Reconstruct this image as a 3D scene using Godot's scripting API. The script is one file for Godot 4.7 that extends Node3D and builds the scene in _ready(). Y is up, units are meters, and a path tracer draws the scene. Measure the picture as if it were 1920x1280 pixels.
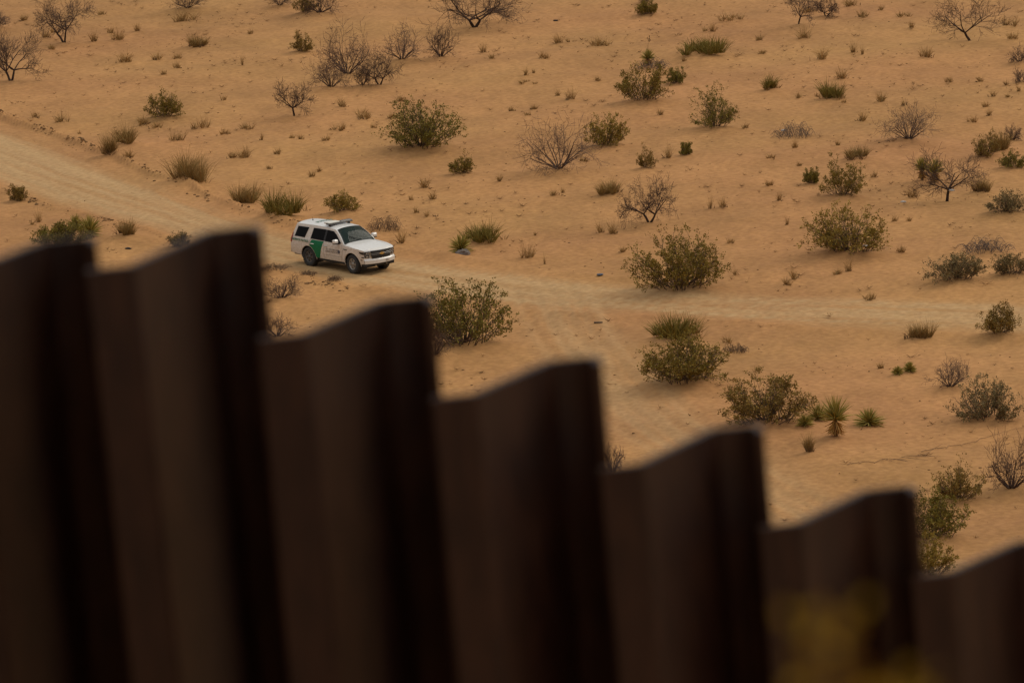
extends Node3D

# ---------------------------------------------------------------- mesh collector
class Geo:
	var v := PackedVector3Array()
	var n := PackedVector3Array()
	var c := PackedColorArray()
	var uv := PackedVector2Array()

	func tri(a: Vector3, b: Vector3, d: Vector3, col := Color.WHITE) -> void:
		var m := (b - a).cross(d - a).normalized()
		v.append(a); v.append(d); v.append(b)
		n.append(m); n.append(m); n.append(m)
		c.append(col); c.append(col); c.append(col)

	func tri_n(a: Vector3, b: Vector3, d: Vector3, na: Vector3, nb: Vector3, nd: Vector3, col := Color.WHITE) -> void:
		if (b - a).cross(d - a).dot(na + nb + nd) < 0.0:
			var t := b; b = d; d = t
			t = nb; nb = nd; nd = t
		v.append(a); v.append(d); v.append(b)
		n.append(na); n.append(nd); n.append(nb)
		c.append(col); c.append(col); c.append(col)

	func quad(a: Vector3, b: Vector3, d: Vector3, e: Vector3, col := Color.WHITE) -> void:
		tri(a, b, d, col); tri(a, d, e, col)

	func tube(a: Vector3, b: Vector3, ra: float, rb: float, sides: int, col: Color) -> void:
		var w := (b - a).normalized()
		var s := w.cross(Vector3.UP if absf(w.y) < 0.9 else Vector3.RIGHT).normalized()
		var t := w.cross(s)
		for i in sides:
			var p := TAU * i / sides
			var q := TAU * (i + 1) / sides
			var d0 := s * cos(p) + t * sin(p)
			var d1 := s * cos(q) + t * sin(q)
			tri_n(a + d0 * ra, b + d0 * rb, b + d1 * rb, d0, d0, d1, col)
			tri_n(a + d0 * ra, b + d1 * rb, a + d1 * ra, d0, d1, d1, col)

	func box(lo: Vector3, hi: Vector3, col := Color.WHITE, bev := 0.0) -> void:
		# a box with chamfered edges: each face inset, the rims joined
		var mid := (lo + hi) / 2.0
		var e := (hi - lo) / 2.0
		for ax in 3:
			for s in [-1.0, 1.0]:
				var u := (ax + 1) % 3
				var w := (ax + 2) % 3
				var pts := []
				for k in [[-1, -1], [1, -1], [1, 1], [-1, 1]]:
					var p := mid
					p[ax] += s * e[ax]
					p[u] += k[0] * (e[u] - bev)
					p[w] += k[1] * (e[w] - bev)
					pts.append(p)
				var nn := Vector3.ZERO
				nn[ax] = s
				tri_n(pts[0], pts[1], pts[2], nn, nn, nn, col)
				tri_n(pts[0], pts[2], pts[3], nn, nn, nn, col)
				if bev > 0.0 and s > 0.0:
					for s2 in [-1.0, 1.0]:
						for s3 in [-1.0, 1.0]:
							# the chamfer along axis w between faces ax and u
							var p0 := mid; var p1 := mid
							p0[ax] += s3 * e[ax]; p0[u] += s2 * (e[u] - bev)
							p1[ax] += s3 * (e[ax] - bev); p1[u] += s2 * e[u]
							var a0 := p0; var a1 := p0; var b0 := p1; var b1 := p1
							a0[w] -= e[w] - bev; a1[w] += e[w] - bev
							b0[w] -= e[w] - bev; b1[w] += e[w] - bev
							var m := Vector3.ZERO
							m[ax] = s3; m[u] = s2
							m = m.normalized()
							tri_n(a0, a1, b1, m, m, m, col)
							tri_n(a0, b1, b0, m, m, m, col)
				if bev > 0.0:
					pass
		if bev > 0.0:
			for sx in [-1.0, 1.0]:
				for sy in [-1.0, 1.0]:
					for sz in [-1.0, 1.0]:
						var m := Vector3(sx, sy, sz).normalized()
						var k := mid + Vector3(sx, sy, sz) * e
						tri_n(k - Vector3(0, sy, sz) * bev, k - Vector3(sx, 0, sz) * bev, k - Vector3(sx, sy, 0) * bev, m, m, m, col)

	func lathe(prof: PackedVector2Array, axis_z: float, seg: int, col := Color.WHITE, hard := false) -> void:
		# profile points (radius, offset along z), turned about the z axis
		for i in prof.size() - 1:
			var a := prof[i]
			var b := prof[i + 1]
			var t := (b - a).normalized()
			var m := Vector2(t.y, -t.x)
			var ma := m
			var mb := m
			if not hard:
				if i > 0: ma = (m + _pn(prof[i - 1], a)).normalized()
				if i < prof.size() - 2: mb = (m + _pn(b, prof[i + 2])).normalized()
			for k in seg:
				var p := TAU * k / seg
				var q := TAU * (k + 1) / seg
				var cp := Vector3(cos(p), sin(p), 0); var cq := Vector3(cos(q), sin(q), 0)
				var z := Vector3(0, 0, 1)
				var a0 := cp * a.x + z * (a.y + axis_z); var a1 := cq * a.x + z * (a.y + axis_z)
				var b0 := cp * b.x + z * (b.y + axis_z); var b1 := cq * b.x + z * (b.y + axis_z)
				tri_n(a0, b0, b1, cp * ma.x + z * ma.y, cp * mb.x + z * mb.y, cq * mb.x + z * mb.y, col)
				tri_n(a0, b1, a1, cp * ma.x + z * ma.y, cq * mb.x + z * mb.y, cq * ma.x + z * ma.y, col)

	func _pn(a: Vector2, b: Vector2) -> Vector2:
		var t := (b - a).normalized()
		return Vector2(t.y, -t.x)

	func drape(poly: PackedVector2Array, fn: Callable, step: Vector2, out: float, side: float, col := Color.WHITE) -> void:
		# a flat outline laid over the curved surface fn(u, v), cut into small cells, lifted by out along its normal
		var lo := poly[0]; var hi := poly[0]
		for p in poly:
			lo = lo.min(p); hi = hi.max(p)
		var nx := maxi(1, ceili((hi.x - lo.x) / step.x))
		var ny := maxi(1, ceili((hi.y - lo.y) / step.y))
		var d := Vector2((hi.x - lo.x) / nx, (hi.y - lo.y) / ny)
		for i in nx:
			for j in ny:
				var o := lo + Vector2(i * d.x, j * d.y)
				var cell := PackedVector2Array([o, o + Vector2(d.x, 0), o + d, o + Vector2(0, d.y)])
				for piece in Geometry2D.intersect_polygons(poly, cell):
					var ids := Geometry2D.triangulate_polygon(piece)
					var ps := PackedVector3Array(); var ns := PackedVector3Array()
					for q in piece:
						var p: Vector3 = fn.call(q)
						var px: Vector3 = fn.call(q + Vector2(0.004, 0)); var py: Vector3 = fn.call(q + Vector2(0, 0.004))
						var m := (px - p).cross(py - p).normalized() * side
						ps.append(p + m * out); ns.append(m)
					for k in range(0, ids.size(), 3):
						tri_n(ps[ids[k]], ps[ids[k + 1]], ps[ids[k + 2]], ns[ids[k]], ns[ids[k + 1]], ns[ids[k + 2]], col)

	func scale_to(from: Vector3, w: float, h: float, dep: float) -> void:
		# fits the points to a width, height and depth, standing on y = 0
		var lo := Vector3(1e9, 1e9, 1e9); var hi := -lo
		for p in v:
			lo = lo.min(p); hi = hi.max(p)
		var s := Vector3(w / maxf(hi.x - lo.x, 0.01), h / maxf(hi.y, 0.01), dep / maxf(hi.z - lo.z, 0.01))
		for i in v.size():
			v[i] = v[i] * s

	func mesh() -> ArrayMesh:
		var a := []
		a.resize(Mesh.ARRAY_MAX)
		a[Mesh.ARRAY_VERTEX] = v; a[Mesh.ARRAY_NORMAL] = n; a[Mesh.ARRAY_COLOR] = c
		if uv.size() == v.size(): a[Mesh.ARRAY_TEX_UV] = uv
		var m := ArrayMesh.new()
		if v.size(): m.add_surface_from_arrays(Mesh.PRIMITIVE_TRIANGLES, a)
		return m

# ---------------------------------------------------------------- naming helpers
var used := {}

func numbered(s: String) -> String:
	used[s] = used.get(s, -1) + 1
	return s if used[s] == 0 else "%s_%03d" % [s, used[s]]

func tag(o: Node3D, label: String, category: String, group := "", kind := "") -> void:
	if label: o.set_meta("label", label)
	if category: o.set_meta("category", category)
	if group: o.set_meta("group", group)
	if kind: o.set_meta("kind", kind)

func thing(called: String, label: String, category: String, at: Vector3, turn := 0.0, group := "") -> Node3D:
	var o := Node3D.new()
	o.name = numbered(called)
	add_child(o)
	o.position = at
	o.rotation.y = turn
	tag(o, label, category, group)
	return o

func part(called: String, m: Mesh, mat: Material, parent: Node) -> MeshInstance3D:
	var o := MeshInstance3D.new()
	o.mesh = m
	o.material_override = mat
	o.name = called
	parent.add_child(o, true)
	return o

func mat(albedo: Color, rough := 0.8, metal := 0.0, vc := false) -> StandardMaterial3D:
	var m := StandardMaterial3D.new()
	m.albedo_color = albedo.linear_to_srgb()
	m.roughness = rough
	m.metallic = metal
	m.vertex_color_use_as_albedo = vc
	return m

func noise_tex(size: int, freq: float, seed_: int, oct: int, lo: Color, hi: Color, kind := FastNoiseLite.TYPE_SIMPLEX_SMOOTH) -> NoiseTexture2D:
	var f := FastNoiseLite.new()
	f.seed = seed_; f.noise_type = kind; f.frequency = freq; f.fractal_octaves = oct; f.fractal_gain = 0.6
	var t := NoiseTexture2D.new()
	t.width = size; t.height = size; t.seamless = true; t.noise = f
	var g := Gradient.new()
	g.set_color(0, lo); g.set_color(1, hi)
	t.color_ramp = g
	return t

# ---------------------------------------------------------------- terrain
const CAR_AT := Vector3(-7.141, 0, -243.164)
var mounds := []          # x, z, radius, height
var n_big := FastNoiseLite.new()
var n_mid := FastNoiseLite.new()
var n_fine := FastNoiseLite.new()
var far_edge := PackedVector2Array([Vector2(-90, -425), Vector2(-27.9, -293.1), Vector2(-22.7, -283.0), Vector2(-16.5, -268.5), Vector2(-12.8, -259.7), Vector2(-10.5, -254.6), Vector2(-7.4, -249.8), Vector2(-4.9, -246.3), Vector2(-1.3, -242.9), Vector2(3.3, -238.7), Vector2(6.6, -235.3), Vector2(12.1, -233.5), Vector2(21.3, -230.4), Vector2(90, -205)])
var near_edge := PackedVector2Array([Vector2(-90, -395), Vector2(-26.0, -272.2), Vector2(-21.2, -261.9), Vector2(-15.7, -252.8), Vector2(-11.0, -243.8), Vector2(-7.2, -238.6), Vector2(-3.5, -234.8), Vector2(0, -231.5), Vector2(5.3, -229.3), Vector2(11.6, -225.3), Vector2(20.5, -221.8), Vector2(90, -195)])
var branch := PackedVector2Array([Vector2(-238, 1.8), Vector2(-230, 2.4), Vector2(-224, 2.9), Vector2(-216, 3.9), Vector2(-208, 5.3), Vector2(-200, 7.4), Vector2(-190, 10.2), Vector2(-176, 15.5), Vector2(-150, 27.0)])

func along(line: PackedVector2Array, x: float) -> float:
	for i in range(1, line.size()):
		if x <= line[i].x or i == line.size() - 1:
			var a := line[i - 1]; var b := line[i]
			return lerpf(a.y, b.y, (x - a.x) / (b.x - a.x))
	return 0.0

func road_share(x: float, z: float) -> Vector2:      # (0 at the far edge .. 1 at the near edge, how much it is road)
	var wob := n_mid.get_noise_2d(x * 1.3, z * 0.6) * 0.5
	var f := along(far_edge, x) + wob
	var e := along(near_edge, x) - wob
	var t := (z - f) / (e - f)
	var soft := 0.09 if x > 2.0 else 0.035
	return Vector2(t, smoothstep(-soft, soft, t) * (1.0 - smoothstep(1.0 - soft, 1.0 + soft, t)))

func hill(z: float) -> float:
	var d := absf(z)
	var y := 42.5 - 0.12 * minf(d, 8.0) - 0.62 * maxf(d - 8.0, 0.0)
	return maxf(y, 0.0) + 1.6 * exp(-absf(y) / 2.2)      # eases into the plain

func ground_y(x: float, z: float, small := true) -> float:
	var h := hill(z)
	if absf(z) < 74.0:
		h -= 0.30 * clampf(x, -30.0, 30.0) * clampf((72.0 - absf(z)) / 40.0, 0.0, 1.0)
		return h + n_mid.get_noise_2d(x * 0.6, z * 0.6) * 0.12
	if z < -900.0 or absf(x) > 400.0 or z > 0.0:
		return h
	var r := road_share(x, z)
	h += n_big.get_noise_2d(x, z) * 0.20 * (1.0 - 0.7 * r.y)
	h += n_mid.get_noise_2d(x, z) * 0.09 * (1.0 - 0.7 * r.y)
	if small:
		h += n_fine.get_noise_2d(x, z) * 0.019 * (1.0 - 0.6 * r.y)
		# wheel ruts along the road
		if r.y > 0.1:
			for k in [0.22, 0.36, 0.52, 0.64, 0.80]:
				var q: float = (r.x - k - 0.03 * n_big.get_noise_2d(x * 0.8 + k * 90.0, 3.0)) / 0.018
				h -= 0.035 * exp(-q * q) * r.y
	# banks of sand graded up along the road edges
	var span := along(near_edge, x) - along(far_edge, x)
	var bf := (r.x * span + 0.45) / 0.55
	h += (0.34 if x < -4.0 else 0.28 * exp(-(x + 4.0) / 5.0) + 0.06) * exp(-bf * bf) * (0.8 + 0.4 * n_mid.get_noise_2d(x * 2.0, z * 2.0))
	var bn := ((r.x - 1.0) * span - 0.4) / 0.5
	h += 0.17 * exp(-bn * bn) * (0.7 + 0.9 * n_mid.get_noise_2d(x * 2.0 + 50.0, z * 2.0))
	# two-wheel track that branches off towards the viewer
	if z > -237.0 and z < -150.0:
		var c := along(branch, z)
		for k in [-1.7, -0.95, -0.2, 0.6, 1.5]:
			var q: float = (x - c - k - 0.25 * n_big.get_noise_2d(z * 0.7, k * 30.0)) / 0.13
			h -= 0.055 * exp(-q * q)
	return h

func stand_y(x: float, z: float) -> float:
	var h := ground_y(x, z, false)
	for m in mounds:
		var q: float = Vector2(x - m[0], z - m[1]).length_squared() / (m[2] * m[2])
		if q < 6.0: h += m[3] * exp(-q)
	return h

func sand_color(x: float, z: float) -> Color:
	var r := road_share(x, z)
	var a := Vector3(0.490, 0.253, 0.098)
	var b := Vector3(0.530, 0.336, 0.160)
	var k := 1.0 + 0.13 * n_big.get_noise_2d(x * 0.7 + 300.0, z * 0.5) + 0.16 * n_mid.get_noise_2d(x + 70.0, z * 0.7)
	k += 0.09 * n_fine.get_noise_2d(x * 1.1, z * 0.6)
	a *= k
	a.y *= 1.0 + 0.05 * n_big.get_noise_2d(x + 900.0, z)
	# the packed middle of the road is paler and greyer, in streaks that follow the wheels
	var s := 0.5 + 1.1 * n_mid.get_noise_2d(r.x * 26.0, x * 0.16 + 11.0) + 0.5 * n_fine.get_noise_2d(r.x * 30.0 + 40.0, x * 0.5)
	var packed := smoothstep(0.05, 0.42, r.x) * (1.0 - smoothstep(0.78, 1.0, r.x)) if x < 0.0 else smoothstep(0.05, 0.35, r.x) * (1.0 - smoothstep(0.72, 1.0, r.x))
	var w := clampf(packed * (0.42 + 0.75 * s), 0.0, 1.0) * r.y * lerpf(1.0, 0.78, smoothstep(-3.0, 5.0, x))
	for t in [0.24, 0.33, 0.47, 0.56, 0.70, 0.78]:
		var e: float = (r.x - t - 0.035 * n_big.get_noise_2d(x * 0.9 + t * 77.0, 9.0)) / 0.013
		w = clampf(w + 1.0 * exp(-e * e) * (0.35 + 1.3 * n_mid.get_noise_2d(x * 0.5, t * 60.0)), 0.0, 1.0) * r.y
	var o := a.lerp(b * (0.95 + 0.13 * s), w)
	if z > -237.0 and z < -150.0:
		# packed wheel lanes and loose sand between them on the branching track
		var u := x - along(branch, z)
		var q := u / 2.1
		var lane := n_mid.get_noise_2d(u * 3.4 + 20.0, z * 0.05) + 0.5 * n_fine.get_noise_2d(u * 2.2, z * 0.12)
		o = o.lerp(b * k * (0.93 + 0.16 * lane), 0.62 * exp(-q * q * q * q) * clampf(0.65 + 1.1 * lane, 0.15, 1.0))
	return Color(o.x, o.y, o.z)

func build_ground() -> void:
	var xs := PackedFloat32Array(); var zs := PackedFloat32Array()
	for k in [-3000.0, -1500.0, -800.0, -450.0, -280.0, -190.0, -140.0, -105.0, -80.0, -65.0, -54.0, -46.0, -40.0, -36.0]: xs.append(k)
	for i in 401: xs.append(-34.0 + 0.17 * i)
	for k in [36.0, 40.0, 46.0, 54.0, 65.0, 80.0, 105.0, 140.0, 190.0, 280.0, 450.0, 800.0, 1500.0, 3000.0]: xs.append(k)
	for k in [-4000.0, -2000.0, -1100.0, -700.0, -520.0, -440.0, -400.0, -375.0, -360.0, -350.0]: zs.append(k)
	for i in 428: zs.append(-343.0 + 0.4 * i)
	for i in 28: zs.append(-170.0 + 2.4 * i * (1.0 + 0.0 * i))
	for i in 55: zs.append(-104.0 + 2.0 * i)
	for k in [12.0, 24.0, 45.0, 90.0, 200.0, 500.0, 1500.0, 3000.0]: zs.append(k)
	var nx := xs.size(); var nz := zs.size()
	var hs := PackedFloat32Array(); hs.resize(nx * nz)
	var pts := PackedVector3Array(); pts.resize(nx * nz)
	var cols := PackedColorArray(); cols.resize(nx * nz)
	var share := PackedFloat32Array(); share.resize(nx * nz)
	for j in nz:
		for i in nx:
			var x := xs[i]; var z := zs[j]
			hs[j * nx + i] = ground_y(x, z)
			share[j * nx + i] = road_share(x, z).y if z < -150.0 and z > -600.0 else 0.0
			cols[j * nx + i] = sand_color(x, z) if z < -140.0 and z > -700.0 else Color(0.490, 0.253, 0.098) * (0.85 + 0.12 * n_mid.get_noise_2d(x, z))
	for m in mounds:
		var reach: float = m[2] * 2.2
		for j in range(10, 438):
			if absf(zs[j] - m[1]) > reach: continue
			var i0 := clampi(int((m[0] - reach + 34.0) / 0.17) + 14, 0, nx - 1)
			var i1 := clampi(int((m[0] + reach + 34.0) / 0.17) + 15, 0, nx - 1)
			for i in range(i0, i1):
				var q: float = (pow(xs[i] - m[0], 2.0) + pow(zs[j] - m[1], 2.0)) / (m[2] * m[2])
				if q < 5.0: hs[j * nx + i] += m[3] * exp(-q)
	for j in nz:
		for i in nx:
			pts[j * nx + i] = Vector3(xs[i], hs[j * nx + i], zs[j])
	var nor := PackedVector3Array(); nor.resize(nx * nz)
	for j in nz:
		for i in nx:
			var a := pts[j * nx + mini(i + 1, nx - 1)] - pts[j * nx + maxi(i - 1, 0)]
			var b := pts[mini(j + 1, nz - 1) * nx + i] - pts[maxi(j - 1, 0) * nx + i]
			nor[j * nx + i] = b.cross(a).normalized()
	var sand := PackedInt32Array(); var road := PackedInt32Array()
	for j in nz - 1:
		for i in nx - 1:
			var a := j * nx + i
			if share[a] + share[a + 1] + share[a + nx] + share[a + nx + 1] > 2.0:
				road.append_array([a, a + 1, a + nx, a + 1, a + nx + 1, a + nx])
			else:
				sand.append_array([a, a + 1, a + nx, a + 1, a + nx + 1, a + nx])
	var m := mat(Color.WHITE, 0.95, 0.0, true)
	m.albedo_texture = noise_tex(1024, 0.020, 5, 5, Color(0.82, 0.81, 0.80), Color(1, 1, 1))
	m.uv1_triplanar = true; m.uv1_world_triplanar = true; m.uv1_scale = Vector3(0.11, 0.11, 0.11)
	m.heightmap_enabled = true
	m.heightmap_texture = noise_tex(1024, 0.016, 9, 5, Color.BLACK, Color.WHITE)
	m.heightmap_scale = 1.5
	m.metallic_specular = 0.25
	for k in 2:
		var a := []
		a.resize(Mesh.ARRAY_MAX)
		# keep only the points that each piece uses
		var idx: PackedInt32Array = [sand, road][k]
		var map := PackedInt32Array(); map.resize(nx * nz); map.fill(-1)
		var vv := PackedVector3Array(); var nn := PackedVector3Array(); var cc := PackedColorArray()
		for t in idx.size():
			var q := idx[t]
			if map[q] < 0:
				map[q] = vv.size()
				vv.append(pts[q]); nn.append(nor[q]); cc.append(cols[q])
			idx[t] = map[q]
		a[Mesh.ARRAY_VERTEX] = vv; a[Mesh.ARRAY_NORMAL] = nn; a[Mesh.ARRAY_COLOR] = cc; a[Mesh.ARRAY_INDEX] = idx
		var am := ArrayMesh.new()
		am.add_surface_from_arrays(Mesh.PRIMITIVE_TRIANGLES, a)
		var o := part(["desert_ground", "dirt_road"][k], am, m, self)
		tag(o, ["orange desert sand plain rising to the hillside under the viewer", "pale packed dirt road curving across the sand"][k], ["ground", "road"][k], "", "structure")

# ---------------------------------------------------------------- plants
var leafy: StandardMaterial3D
var woody: StandardMaterial3D

func jit(rng: RandomNumberGenerator, s: float) -> Vector3:
	return Vector3(rng.randf_range(-s, s), rng.randf_range(-s, s), rng.randf_range(-s, s))

func limb(g: Geo, thin: Geo, rng: RandomNumberGenerator, p: Vector3, d: Vector3, length: float, r: float, depth: int, o: Dictionary, tips: Array) -> void:
	var seg := 4 if depth == 0 else 3
	var sides := 5 if depth == 0 else 3
	for i in seg:
		var w: float = o.wiggle * (1.0 if depth else 0.7)
		d = (d + jit(rng, w) + Vector3(0, o.lift if depth else o.lift * 0.4, 0)).normalized()
		if depth >= 2: d = (d + Vector3(0, o.droop, 0)).normalized()
		var q := p + d * length / seg
		var r2 := maxf(r * (0.86 if depth == 0 else 0.78), o.least)
		var col: Color = o.wood * rng.randf_range(0.75, 1.2) * (1.0 + 0.22 * depth)
		(g if depth <= o.thick else thin).tube(p, q, r, r2, sides, col)
		p = q
		r = r2
		if depth < o.levels and (i > 0 or depth > 0):
			var kids: int = o.kids[depth]
			for k in kids:
				if rng.randf() > 0.85: continue
				var side := d.cross(jit(rng, 1.0)).normalized()
				var nd = (d * rng.randf_range(0.5, 0.9) + side * rng.randf_range(0.5, 1.0) * o.spread).normalized()
				limb(g, thin, rng, p, nd, length * rng.randf_range(0.5, 0.75), r * 0.62, depth + 1, o, tips)
	tips.append([p, d, depth])

func make_bare(rng: RandomNumberGenerator, w: float, h: float, tree: bool) -> Array:
	var g := Geo.new(); var t := Geo.new()
	var tips := []
	var grey := rng.randf()
	var wood := Color(0.075, 0.046, 0.032).lerp(Color(0.105, 0.070, 0.052), grey)
	var size := maxf(w, h)
	var o := {"wiggle": 0.24, "lift": 0.05, "droop": 0.0, "levels": 3, "thick": 1 if tree else 0, "kids": [2, 2, 2], "spread": 1.0, "wood": wood, "least": 0.0045 + 0.0010 * size}
	if tree:
		var stems := 1 + int(rng.randf() < 0.6)
		o.wood = wood * 0.75
		for k in stems:
			var lean := Vector3((k * 2 - 1) * 0.55 * (stems - 1) + rng.randf_range(-0.3, 0.3), 1, rng.randf_range(-0.3, 0.3)).normalized()
			var p := Vector3((k - 0.5) * 0.016 * w * (stems - 1), -0.12, 0)
			var d := lean
			var r := 0.020 * size + 0.035
			for i in 3:
				d = (d + jit(rng, 0.22)).normalized()
				var q := p + d * h * 0.10
				g.tube(p, q, r, r * 0.88, 6, o.wood * rng.randf_range(0.7, 1.0))
				p = q; r *= 0.88
			var arms := 5 if stems == 1 else 4
			var turn := rng.randf() * TAU
			for a in arms:
				var ang := turn + TAU * a / arms
				var nd := Vector3(cos(ang), rng.randf_range(0.15, 0.95), sin(ang)).normalized()
				limb(g, t, rng, p, nd, size * rng.randf_range(0.36, 0.50), r * 0.66, 0, o, tips)
	else:
		var stems := 13 + int(w * 1.5)
		var turn := rng.randf() * TAU
		for k in stems:
			var ang := turn + TAU * k * 0.382
			var lean := rng.randf_range(0.3, 2.6)
			var nd := Vector3(cos(ang) * lean, 1.0, sin(ang) * lean).normalized()
			limb(g, t, rng, Vector3(cos(ang), 0, sin(ang)) * 0.03 * w + Vector3(0, -0.05, 0), nd, size * rng.randf_range(0.34, 0.52), 0.014 + 0.007 * size, 0, o.merged({"kids": [1, 2, 1]}, true), tips)
	fit_pair(g, t, w, h)
	return [g, t]

func fit_pair(g: Geo, t: Geo, w: float, h: float) -> void:
	# stretches the plant to its measured width and height; the outermost twigs may stand a little beyond
	var ax := PackedFloat32Array(); var ay := PackedFloat32Array(); var az := PackedFloat32Array()
	for q in [g, t]:
		for i in range(0, q.v.size(), 5):
			ax.append(q.v[i].x); ay.append(q.v[i].y); az.append(q.v[i].z)
	ax.sort(); ay.sort(); az.sort()
	var m := ax.size()
	var lo := int(m * 0.005); var hi := m - 1 - lo
	var s := Vector3(w / maxf(ax[hi] - ax[lo], 0.01), h / maxf(ay[hi], 0.01), w * 0.95 / maxf(az[hi] - az[lo], 0.01))
	for q in [g, t]:
		for i in q.v.size():
			q.v[i] = q.v[i] * s
			if q.v[i].y < -0.1: q.v[i].y = -0.1

func leaf(g: Geo, p: Vector3, d: Vector3, rng: RandomNumberGenerator, l: float, col: Color) -> void:
	var a := (d + jit(rng, 0.9)).normalized()
	var s := a.cross(jit(rng, 1.0)).normalized() * l * 0.32
	var m := p + a * l * 0.55
	g.tri(p, m + s, p + a * l, col)
	g.tri(p, p + a * l, m - s, col)

func make_leafy(rng: RandomNumberGenerator, w: float, h: float, sage: bool) -> Array:
	var g := Geo.new(); var t := Geo.new()
	var green: Color = [Color(0.205, 0.142, 0.029), Color(0.255, 0.176, 0.036), Color(0.225, 0.146, 0.038), Color(0.180, 0.142, 0.029)][rng.randi() % 4]
	if sage: green = Color(0.200, 0.148, 0.066)
	var wood := Color(0.125, 0.085, 0.060)
	var stems := int(18 + 13 * minf(w, 4.0))
	var turn := rng.randf() * TAU
	var l := clampf(0.036 + 0.011 * w, 0.04, 0.075)
	var gap_seed := rng.randi()
	var gaps := FastNoiseLite.new()
	gaps.seed = gap_seed; gaps.frequency = 0.55 / maxf(w * 0.3, 0.3)
	for k in stems:
		var ang := turn + TAU * k * 0.382 + rng.randf_range(-0.3, 0.3)
		var lean := tan(pow(rng.randf(), 0.75) * 1.33)
		var d := Vector3(cos(ang) * lean, 1.0, sin(ang) * lean).normalized()
		var off := rng.randf_range(0.0, 0.05) if rng.randf() < 0.5 else rng.randf_range(0.08, 0.26)
		var p := Vector3(cos(ang), 0, sin(ang)) * off * w + Vector3(0, -0.04, 0)
		var reach := lerpf(h * (1.0 - 1.2 * off), w * (0.5 - off * 0.7), clampf(atan(lean) / 1.33, 0, 1)) * rng.randf_range(0.62, 1.08)
		var r := 0.007 + 0.004 * w
		for i in 5:
			d = (d + jit(rng, 0.18) + Vector3(0, 0.05, 0)).normalized()
			var q := p + d * reach / 5.0
			t.tube(p, q, r, r * 0.8, 3, wood * rng.randf_range(0.7, 1.35))
			p = q; r *= 0.8
			if i >= 0:
				for b in 1 + int(i > 0) + int(i > 2):
					var side := d.cross(jit(rng, 1.0)).normalized()
					var bd := (d * 0.7 + side * rng.randf_range(0.5, 1.0) + Vector3(0, 0.2, 0)).normalized()
					var bl := reach * rng.randf_range(0.14, 0.30)
					var e := p + bd * bl * 0.55
					var f := e + (bd + jit(rng, 0.35)).normalized() * bl * 0.45
					t.tube(p, e, r * 0.6, r * 0.45, 3, wood * rng.randf_range(0.8, 1.4))
					t.tube(e, f, r * 0.45, r * 0.25, 3, wood * rng.randf_range(0.8, 1.4))
					var full := gaps.get_noise_3dv(f) * 1.5 + 0.75
					if sage: full -= 0.15
					if f.y < h * 0.03: full -= 0.5
					if full < 0.15: continue
					var shade := rng.randf_range(0.78, 1.25)
					for q2 in int(16 * clampf(full, 0.3, 1.2)):
						var u := rng.randf()
						var at := (e.lerp(f, u * 1.1)) + jit(rng, l * 1.1)
						leaf(g, at, bd, rng, l * rng.randf_range(0.75, 1.4), green * shade * rng.randf_range(0.8, 1.25))
	fit_pair(t, g, w, h)
	return [t, g]

func blade(g: Geo, p: Vector3, d: Vector3, l: float, r: float, bend: float, col: Color, rng: RandomNumberGenerator) -> void:
	var s := d.cross(jit(rng, 1.0)).normalized() * r
	var out := Vector3(d.x, 0, d.z)
	var m := p + d * l * 0.55
	var e := p + (d + out * bend - Vector3(0, bend * 0.4, 0)).normalized() * l
	g.tri(p - s, p + s, m + s * 0.7, col)
	g.tri(p - s, m + s * 0.7, m - s * 0.7, col)
	g.tri(m - s * 0.7, m + s * 0.7, e, col)

func make_tuft(rng: RandomNumberGenerator, w: float, h: float, count: int, base: Color, tip: Color, thick: float, up: float) -> Geo:
	var g := Geo.new()
	var clumps := 3 + int(w * 2.5)
	var feet := []
	for k in clumps:
		feet.append([Vector3(rng.randf_range(-0.36, 0.36) * w * rng.randf_range(0.4, 1.0), 0, rng.randf_range(-0.34, 0.34) * w), rng.randf_range(0.6, 1.0)])
	for i in count:
		var f: Array = feet[i % clumps]
		var ang := rng.randf() * TAU
		var lean := pow(rng.randf(), 0.7) * up * 1.5
		var d := Vector3(cos(ang) * lean, 1, sin(ang) * lean).normalized()
		var p: Vector3 = f[0] + Vector3(cos(ang), 0, sin(ang)) * rng.randf() * 0.07 * w + Vector3(0, -0.03, 0)
		blade(g, p, d, h * f[1] * rng.randf_range(0.35, 1.1) * (1.0 - 0.9 * pow(f[0].length() / w, 2.0)), thick * rng.randf_range(0.7, 1.3), rng.randf_range(0.0, 0.5) * up, base.lerp(tip, rng.randf()) * rng.randf_range(0.75, 1.2), rng)
	g.scale_to(Vector3.ZERO, w, h, w * 0.9)
	return g

func make_pile(rng: RandomNumberGenerator, w: float, h: float, dark: bool) -> Geo:
	var g := Geo.new()
	var wood := Color(0.15, 0.115, 0.092) if not dark else Color(0.19, 0.122, 0.072)
	for i in int(50 + 30 * w):
		var a := Vector3(rng.randf_range(-0.5, 0.5) * w, -0.03, rng.randf_range(-0.4, 0.4) * w * 0.8)
		var ang := rng.randf_range(-0.7, 0.7) + (PI if rng.randf() < 0.5 else 0.0)
		var l := w * rng.randf_range(0.12, 0.34)
		var top := h * rng.randf_range(0.3, 1.1) * (1.0 - absf(a.x / w))
		var q := a
		var r := rng.randf_range(0.006, 0.016)
		for k in 5:
			var u := (k + 1) / 5.0
			var e := a + Vector3(cos(ang), 0, sin(ang)) * l * u + Vector3(0, top * sin(u * PI * 0.9), 0) + jit(rng, 0.03)
			g.tube(q, e, r, r * 0.85, 3, wood * rng.randf_range(0.7, 1.3))
			q = e; r *= 0.85
	g.scale_to(Vector3.ZERO, w, h, w * 0.8)
	return g

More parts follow.
